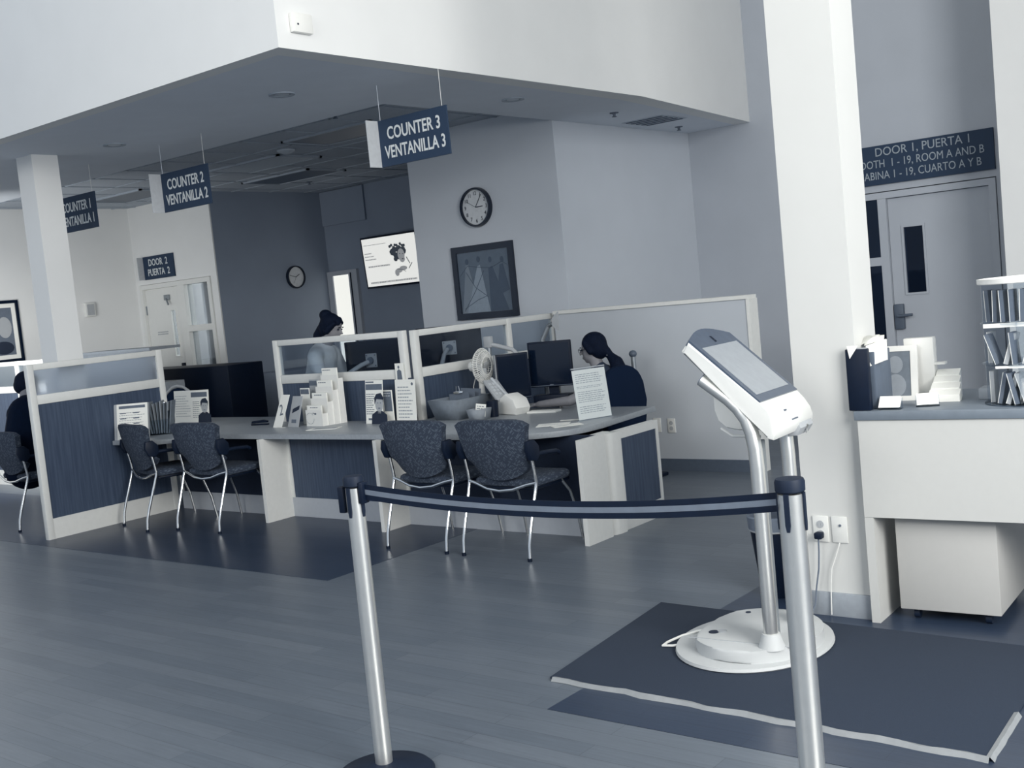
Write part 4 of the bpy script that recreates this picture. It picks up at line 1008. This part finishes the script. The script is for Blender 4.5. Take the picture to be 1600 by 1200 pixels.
for sx in (-1, 1): fs.ell((sx*.12, .43, .05), .052, .135, .05)
fs.build('shoe', M['navy'], t)
hr = MB(); hr.ell(Ph(0, -.018, .045), .086, .10, .092, mx=Rh); hr.ell(Ph(0, -.045, .0), .08, .075, .08, mx=Rh)
remeshed(hr, 'hair', M['hair'], t, .009, 3); eyes(t, hc, Rh)

# ================================================================== KIOSK, MAT, BARRIER
o = MB().prism([(-2.85, 3.575), (-1.09, 3.53), (-1.15, 4.62), (-2.975, 4.667)], 'z', .0012, .012, bevel=.003).build('floor_mat', M['mat'])
tag(o, 'dark rectangular floor mat under the white kiosk', 'mat')
tp = MB(); pts = []
for i in range(25):
    s_ = i/24; pts.append((-2.83+1.74*s_, 3.565-.045*s_+.006*math.sin(i*1.7), random.uniform(.014, .022)))
prev = None
vt = [[tp.bm.verts.new((p[0], p[1]-.012+random.uniform(-.004, .004), .0015)), tp.bm.verts.new((p[0], p[1]-.0, p[2])), tp.bm.verts.new((p[0], p[1]+.012+random.uniform(-.004, .004), .0135))] for p in pts]
for a, b_ in zip(vt[:-1], vt[1:]):
    for k in range(2): q = tp.bm.faces.new((a[k], b_[k], b_[k+1], a[k+1])); q.smooth = True
o = tp.build('tape_strip', M['tape']); tag(o, 'wrinkled pale tape along the front edge of the floor mat', 'tape')
tp = MB(); vt = []
for i in range(9):
    s_ = i/8; y = 3.52+.40*s_; x = -1.09-.02*s_
    vt.append([tp.bm.verts.new((x-.012, y, .0135)), tp.bm.verts.new((x+.003, y, random.uniform(.014, .02))), tp.bm.verts.new((x+.014+random.uniform(-.003, .003), y, .0015))])
for a, b_ in zip(vt[:-1], vt[1:]):
    for k in range(2): q = tp.bm.faces.new((a[k], b_[k], b_[k+1], a[k+1])); q.smooth = True
o = tp.build('tape_strip', M['tape']); tag(o, 'short wrinkled pale tape along the right edge of the floor mat', 'tape')

KX, KY = -2.076, 4.052          # near pole foot; local x = toward the user, local y = away along the width
t = thing('check_in_kiosk', 'white touch screen kiosk on two bent steel poles with an oval base', 'kiosk', (KX, KY, .012), math.radians(4))
MB().lathe([(.98, 0), (1.0, .006), (.99, .018), (.9, .022)], c=(-.17, .22, 0), seg=56, sx=.325, sy=.385).build('base_plate', M['kbase'], t)
cv = []
for i in range(40):
    a = i*2*PI/40; x = .265*math.cos(a); y = .30*math.sin(a)
    cv.append((-.14+max(x, -.225), .20+y))
MB().prism(cv, 'z', .022, .075, bevel=.012).build('base_cover', M['kbase'], t)
MB().box(-.38, .11, .005, .010, .0745, .0775).lathe([(.02, .075), (.02, .079)], c=(-.27, .12, 0), seg=16).build('cover_seam', M['paperg'], t)
MB().lathe([(.022, .0755), (.022, .0775)], c=(-.30, .10, 0), seg=16).build('cover_plug', M['inkd'], t); MB().lathe([(.012, .0755), (.012, .078)], c=(-.27, .40, 0), seg=12).build('cover_plug', M['inkd'], t)
for k, wy in enumerate((0., .335)):
    pts = [(0, wy, .07), (0, wy, .45), (0, wy, .80), (-.003, wy, .88), (-.012, wy, .945), (-.030, wy, 1.0), (-.06, wy, 1.045), (-.10, wy, 1.085), (-.205, wy, 1.165)]
    o = MB().tube(pts, .029, 20).build('pole', M['steel'], t)
    MB().lathe([(.029, 1), (.029, 1.004)], c=(0, 0, 0), seg=16, mx=Matrix.Translation((-.205, wy, 1.165)) @ Matrix.Rotation(-math.atan2(.105, .08), 4, 'Y') @ Matrix.Translation((0, 0, -1))).build('pole_cap', M['ink'], o)
    MB().lathe([(.055, .07), (.045, .10), (.036, .13), (.034, .13)], c=(0, wy, 0), seg=24).build('pole_collar', M['kbase'], o)
MB().box(-.03, -.012, .03, .13, .07, .90, .004).build('cable_cover', M['metalg'], t)
MB().box(-.011, -.009, .045, .075, .52, .60, .01).build('cable_cover_label', M['paper'], t, 'white oval sticker')
W = .41; A = (-.272, 1.278); B = (-.242, 1.325); C_ = (.045, 1.065); D_ = (.098, 1.0); E_ = (.104, .945); Fq = (.085, .918); G_ = (-.02, 1.035)
MB().prism([A, B, C_, (.075, 1.03), D_, (.106, .97), E_, Fq, (.06, .925), G_], 'y', -.03, -.03+W, bevel=.010).build('head_shell', M['kiosk'], t)
# slanted front: bezel, screen
ax = Vector((C_[0]-B[0], 0, C_[1]-B[1])); L = ax.length; ax.normalize(); nz = Vector((-ax.z, 0, ax.x))
if nz.z < 0: nz = -nz
mxs = Matrix(((ax.x, 0, nz.x, B[0]), (ax.y, 1, nz.y, -.03), (ax.z, 0, nz.z, B[1]), (0, 0, 0, 1)))
bz = [(-.0, .004)]+[(-.0-.05*math.sin(i*PI/12), .004+(W-.008)*i/12) for i in range(1, 12)]+[(0, W-.004), (L-.004, W-.004), (L-.004, .004)]
bzo = MB().prism([(p[0], p[1]) for p in bz], 'z', -.02, .006, mx=mxs).build('bezel', M['kbezel'], t)
MB().box(.055, L-.04, .035, W-.035, .006, .008, mx=mxs).build('touch_screen', M['kscreen'], t)
MB().box(.0, .035, W*.5-.008, W*.5+.008, .006, .0075, mx=mxs).build('camera_dot', M['navy'], bzo)
# top arc of the shell
ar = [(0, .008)]+[(-.0-.044*math.sin(i*PI/12), .008+(W-.016)*i/12) for i in range(1, 12)]+[(0, W-.008), (.02, W-.008), (.02, .008)]
MB().prism(ar, 'z', -.055, -.012, mx=mxs, bevel=.006).build('head_crown', M['kiosk'], t)
fx = Matrix.Translation((.085, -.03, 1.02))
MB().box(.0, .006, .14, .155, -.004, .0025, mx=fx).box(.018, .023, .17, .23, -.045, -.040, mx=fx).build('front_slot', M['ink'], t)
cr = MB().prism([(.05, .895), (.09, .898), (.112, .93), (.10, .965), (.06, .955)], 'y', W-.20, W-.05, bevel=.008).build('card_reader', M['paperg'], t)
MB().lathe([(.014, 0), (.014, .004)], seg=16, mx=Matrix.Translation((.106, W-.125, .925)) @ Matrix.Rotation(PI/2+.4, 4, 'Y')).box(.104, .109, W-.129, W-.121, .90, .925).build('lock', M['chrome'], cr)
pbx = [(-.20, 1.13), (-.20, 1.03), (-.185, .985), (-.15, .955), (-.10, .945), (.0, .945), (.04, 1.0), (-.02, 1.04)]
MB().prism(pbx, 'y', .06, .29, bevel=.02).build('printer_housing', M['kiosk'], t)
MB().tube([(-.17, .06, .955), (-.12, .055, .925), (.0, .055, .922)], .007, 8).build('housing_rim', M['kbase'], t)
o = MB().tube([(-2.44, 4.14, .03), (-2.50, 4.12, .028), (-2.56, 4.08, .022), (-2.605, 4.07, .02), (-2.61, 4.12, .02), (-2.58, 4.19, .03), (-2.52, 4.24, .045), (-2.46, 4.26, .05)], .0055, 8).build('power_cable', M['trimw'])
tag(o, 'white looped cable on the mat at the left of the kiosk base', 'cable')

def stanchion(label, loc, rz, H=1.045, R0=.030):
    t = thing('stanchion', label, 'barrier post', loc, rz, group='steel belt barrier posts')
    MB().lathe([(.17, 0), (.172, .01), (.16, .022), (.06, .04), (.035, .05)], seg=48).build('base', M['black'], t)
    MB().lathe([(R0, .04), (R0, H-.04)], seg=36).build('post', M['steel'], t)
    MB().lathe([(R0+.001, H-.036), (R0+.005, H-.032), (R0+.0055, H-.008), (R0+.002, H), (.012, H+.001)], seg=36).build('cap', M['black'], t)
    for k in range(4):
        a = k*PI/2+PI/8*0; c = math.cos(a); s_ = math.sin(a); mx = Matrix.Rotation(a, 4, 'Z')
        MB().prism([(-.007, H-.036), (.007, H-.036), (.007, H-.12), (.004, H-.138), (-.004, H-.138), (-.007, H-.12)], 'x', R0-.003, R0+.004, mx=mx).build('belt_slot', M['black'], t)
    return t
ang = math.atan2(.157, 1.50)
s1 = stanchion('steel belt barrier post in front of the counter, left one with its round black base', (-2.812, 2.573, 0), ang)
s2 = stanchion('steel belt barrier post at the right, in front of the kiosk', (-1.312, 2.735, 0), ang, R0=.0345)
MB().box(-.058, -.032, -.022, .022, .92, 1.01, .004).build('belt_cassette', M['navy'], s1)
bl = MB(); st_ = MB(); n = 24; Lb = math.hypot(1.50, .162)
p0 = 0.035
def belt(z0, z1, y0, y1, mb):
    prv = None
    for i in range(n+1):
        s_ = i/n; x = p0+(Lb-2*p0)*s_; sag = -.040*4*s_*(1-s_); zz = .992-.010*s_+sag
        ring = [mb.bm.verts.new((x, y, zz+z)) for (y, z) in ((y0, z0), (y1, z0), (y1, z1), (y0, z1))]
        if prv:
            for k in range(4): mb.bm.faces.new((prv[k], prv[(k+1) % 4], ring[(k+1) % 4], ring[k]))
        else: mb.bm.faces.new(ring)
        prv = ring
    mb.bm.faces.new(prv[::-1]); return mb
bo = belt(-.026, .026, -.0012, .0012, bl).build('belt', M['navy'], s1, 'sagging dark belt')
belt(-.0085, .0085, -.0020, .0020, st_).build('belt_stripe', M['ink'], bo, 'grey centre stripe')
MB().box(.030, .048, -.018, .018, .952, 1.025, .004).build('belt_buckle', M['navy'], s1)

# waste bin behind the kiosk
t = thing('waste_bin', 'tall dark waste bin with a folded liner standing behind the kiosk poles', 'bin', (-2.50, 5.02, 0))
MB().lathe([(.085, 0), (.09, .01), (.13, .38), (.125, .38), (.085, .02)], seg=32).build('bin_body', M['navy'], t)
MB().lathe([(.132, .335), (.137, .40), (.128, .405), (.120, .36)], seg=32).build('liner', M['ink'], t, 'pale bag rim folded over the bin')
MB().lathe([(.1315, .33), (.135, .338)], seg=32).build('liner_band', M['paperg'], t)

# ================================================================== RIGHT DESK
t = thing('reception_desk', 'white desk with a grey top standing against the right pillar', 'desk', (-1.93, 4.735, 0), math.radians(2.5))
MB().box(-.012, 1.5, -.01, .72, .905, .945, .003).build('desktop', M['desktop'], t)
MB().box(0, 1.48, 0, .022, .475, .905).build('front_panel', M['trimw2'], t)
MB().box(0, .038, 0, .30, 0, .474).box(0.001, .038, .022, .30, .474, .905).build('end_panel', M['trimw2'], t)
MB().box(1.44, 1.48, .022, .70, 0, .905).build('end_panel', M['trimw2'], t)
t = thing('pedestal_drawers', 'white mobile drawer pedestal under the right desk', 'pedestal', (-1.83, 4.82, 0), math.radians(3))
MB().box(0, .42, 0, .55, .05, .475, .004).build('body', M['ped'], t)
for k in range(3):
    d = MB().box(.01, .41, .55, .568, .06+.137*k, .19+.137*k, .003).build('drawer', M['trimw2'], t)
    MB().box(.15, .27, .568, .58, .14+.137*k, .15+.137*k).build('drawer_pull', M['steel'], d)
for x in (.06, .36):
    for y in (.05, .5): MB().lathe([(.022, -.012), (.022, .012)], seg=16, mx=Matrix.Translation((x, y, .024)) @ Matrix.Rotation(PI/2, 4, 'Y')).box(x-.012, x+.012, y-.012, y+.012, .03, .05).build('caster', M['black'], t)
ZD = .945
t = thing('binder', 'tall dark binder at the left end of the right desk, topped with tissue', 'binder', (-1.925, 4.742, ZD), .0)
MB().box(-.042, .055, 0, .034, 0, .27, .004).build('cover', M['navy'], t); MB().box(-.036, .05, .004, .030, .27, .273).build('page_block', M['paperg'], t)
t = thing('magazine_file', 'dark file box on the right desk, between the tall binder and the framed photo', 'file box', (-1.865, 4.80, ZD), .02)
MB().box(-.055, .005, 0, .2, 0, .25, .004).build('box', M['baseD'], t)
tt = thing('tissue_paper', 'crumpled white tissue sticking out over the tall dark binder', 'paper', (-1.925, 4.80, ZD+.275))
cr_ = MB()
for k in range(7):
    a = Vector((random.uniform(-.04, .04), random.uniform(0, .1), 0)); 
    cr_._add([a, a+Vector((.06, .01, .01+random.random()*.02)), a+Vector((.05, .05, .04)), a+Vector((-.01, .04, .03+random.random()*.02))], [(0, 1, 2, 3)], True)
cr_.prism([(-.02, -.045), (.02, .01), (-.03, .01)], 'y', -.062, -.06)
o = cr_.build('tissue', M['paper'], tt); solidify(o, .002)
t = thing('note_pad', 'white paper standing at an angle above the dark file box', 'paper', (-1.86, 4.83, ZD+.16), 0); t.rotation_euler = (-.1, .0, .2)
MB().prism([(-.04, .02), (.045, .05), (.045, .14), (-.04, .115)], 'y', -.03, .0).build('page', M['paper'], t)
t = thing('framed_photo', 'white framed photo standing on the right desk', 'framed photo', (-1.86, 5.06, ZD), .12); t.rotation_euler = (-.14, 0, .12)
MB().box(-.085, .085, 0, .018, 0, .022).box(-.085, .085, 0, .018, .225, .25).box(-.085, -.062, 0, .018, .022, .225).box(.055, .085, 0, .018, .022, .225).build('frame', M['white'], t)
MB().box(-.062, .055, .004, .012, .02, .227).build('photo', M['box'], t)
MB().ell((-.012, .003, .165), .034, .0012, .040, seg=18).ell((-.012, .003, .07), .046, .0012, .052, seg=18).build('photo_subject', M['boxl'], t)
t = thing('white_card_box', 'white box with a small shelf standing behind the framed photo', 'box', (-1.80, 5.14, ZD), .1)
MB().box(-.05, .08, 0, .06, 0, .275, .004).box(.08, .125, 0, .05, .15, .16).build('box', M['white'], t)
def card_stand(label, loc, rz):
    t = thing('card_holder', label, 'card holder', loc, rz, 'small card holders at the front of the desk')
    MB().prism([(-.0, .0), (.05, 0), (.05, .045), (.045, .045), (.035, .008), (0, .008)], 'x', -.048, .048).build('holder', M['clear'], t)
    return t
for lb, lc, rz, i in (('left small card holder, directly before the tall dark binder', (-1.80, 4.765, ZD), .05, 0), ('right small card holder, before the framed photo', (-1.66, 4.85, ZD), .35, 1)):
    card_stand(lb, lc, rz)
    tt = thing('card_stack', ('stack of white cards in the %s small holder on the right desk' % ('left', 'right')[i]), 'cards', (lc[0], lc[1], ZD+.01), rz)
    MB().prism([(.0, .0), (.02, 0), (.05, .035), (.035, .045)], 'x', -.044, .044).build('cards', M['paper'], tt)
t = thing('paper_stack', 'slanted tray of white leaflets behind the card holders on the right desk', 'leaflets', (-1.64, 5.0, ZD), .15)
for k in range(4): MB().prism([(.05*k, .0), (.05*k+.05, 0), (.05*k+.05, .05+.025*k), (.05*k, .03+.025*k)], 'x', -.065+.004*k, .065-.006*k).build('leaflet_row', M['paper'], t)
o = MB().box(-.07, .07, 0, .1, 0, .05, .004).build('grey_tray', M['base']); tag(o, 'small grey box between the leaflet tray and the clear rack', 'box', loc=(-1.44, 5.06, ZD), rz=.05)
# clear revolving literature rack
t = thing('literature_rack', 'clear acrylic three tier rack full of booklets at the right edge', 'rack', (-1.27, 4.98, ZD), 0)
RR = .185
for k, z in enumerate((.0, .165, .335, .50)):
    MB().lathe([(RR, z), (RR, z+.006)], seg=36).build('tier', M['clear'], t)
MB().lathe([(RR-.0, .50), (RR+.003, .503), (RR+.003, .522), (RR-.006, .522), (RR-.006, .510)], seg=36).build('rim', M['white'], t)
MB().box(-.13, .05, -RR+.012, -RR+.018, .325, .342).build('tier_lip', M['white'], t); MB().box(-.09, .05, -RR+.005, -RR+.011, .158, .168).build('tier_lip', M['white'], t)
for a in range(4):
    an = a*PI/2; mx = Matrix.Rotation(an, 4, 'Z'); MB().box(0, RR-.006, -.002, .002, .006, .50, mx=mx).build('divider', M['clear'], t)
for tier, z in enumerate((.008, .172, .345)):
    for k in range(7):
        x = -.135+.038*k; y = -math.sqrt(max(.0, (RR-.03)**2-x*x))
        ln = random.uniform(-.35, .35) if tier < 2 else random.uniform(-.05, .05)
        tt = thing('booklet', 'thin booklet in the %s tier of the clear rack' % ('bottom', 'middle', 'top')[tier], 'booklet', (-1.27+x, 4.98+y, ZD+z), 0, 'booklets in the %s tier of the clear rack' % ('bottom', 'middle', 'top')[tier])
        tt.rotation_euler = (0, ln, 0)
        hh = .13
        MB().box(-.008, .008, 0, .07, 0, hh).build('cover', M['ink' if k % 2 else 'paperg'] if tier < 2 else M['baseD' if k % 3 else 'ink'], tt)
        MB().box(-.0095, -.0075, -.001, .07, 0, hh).build('page_edge', M['paper'], tt)
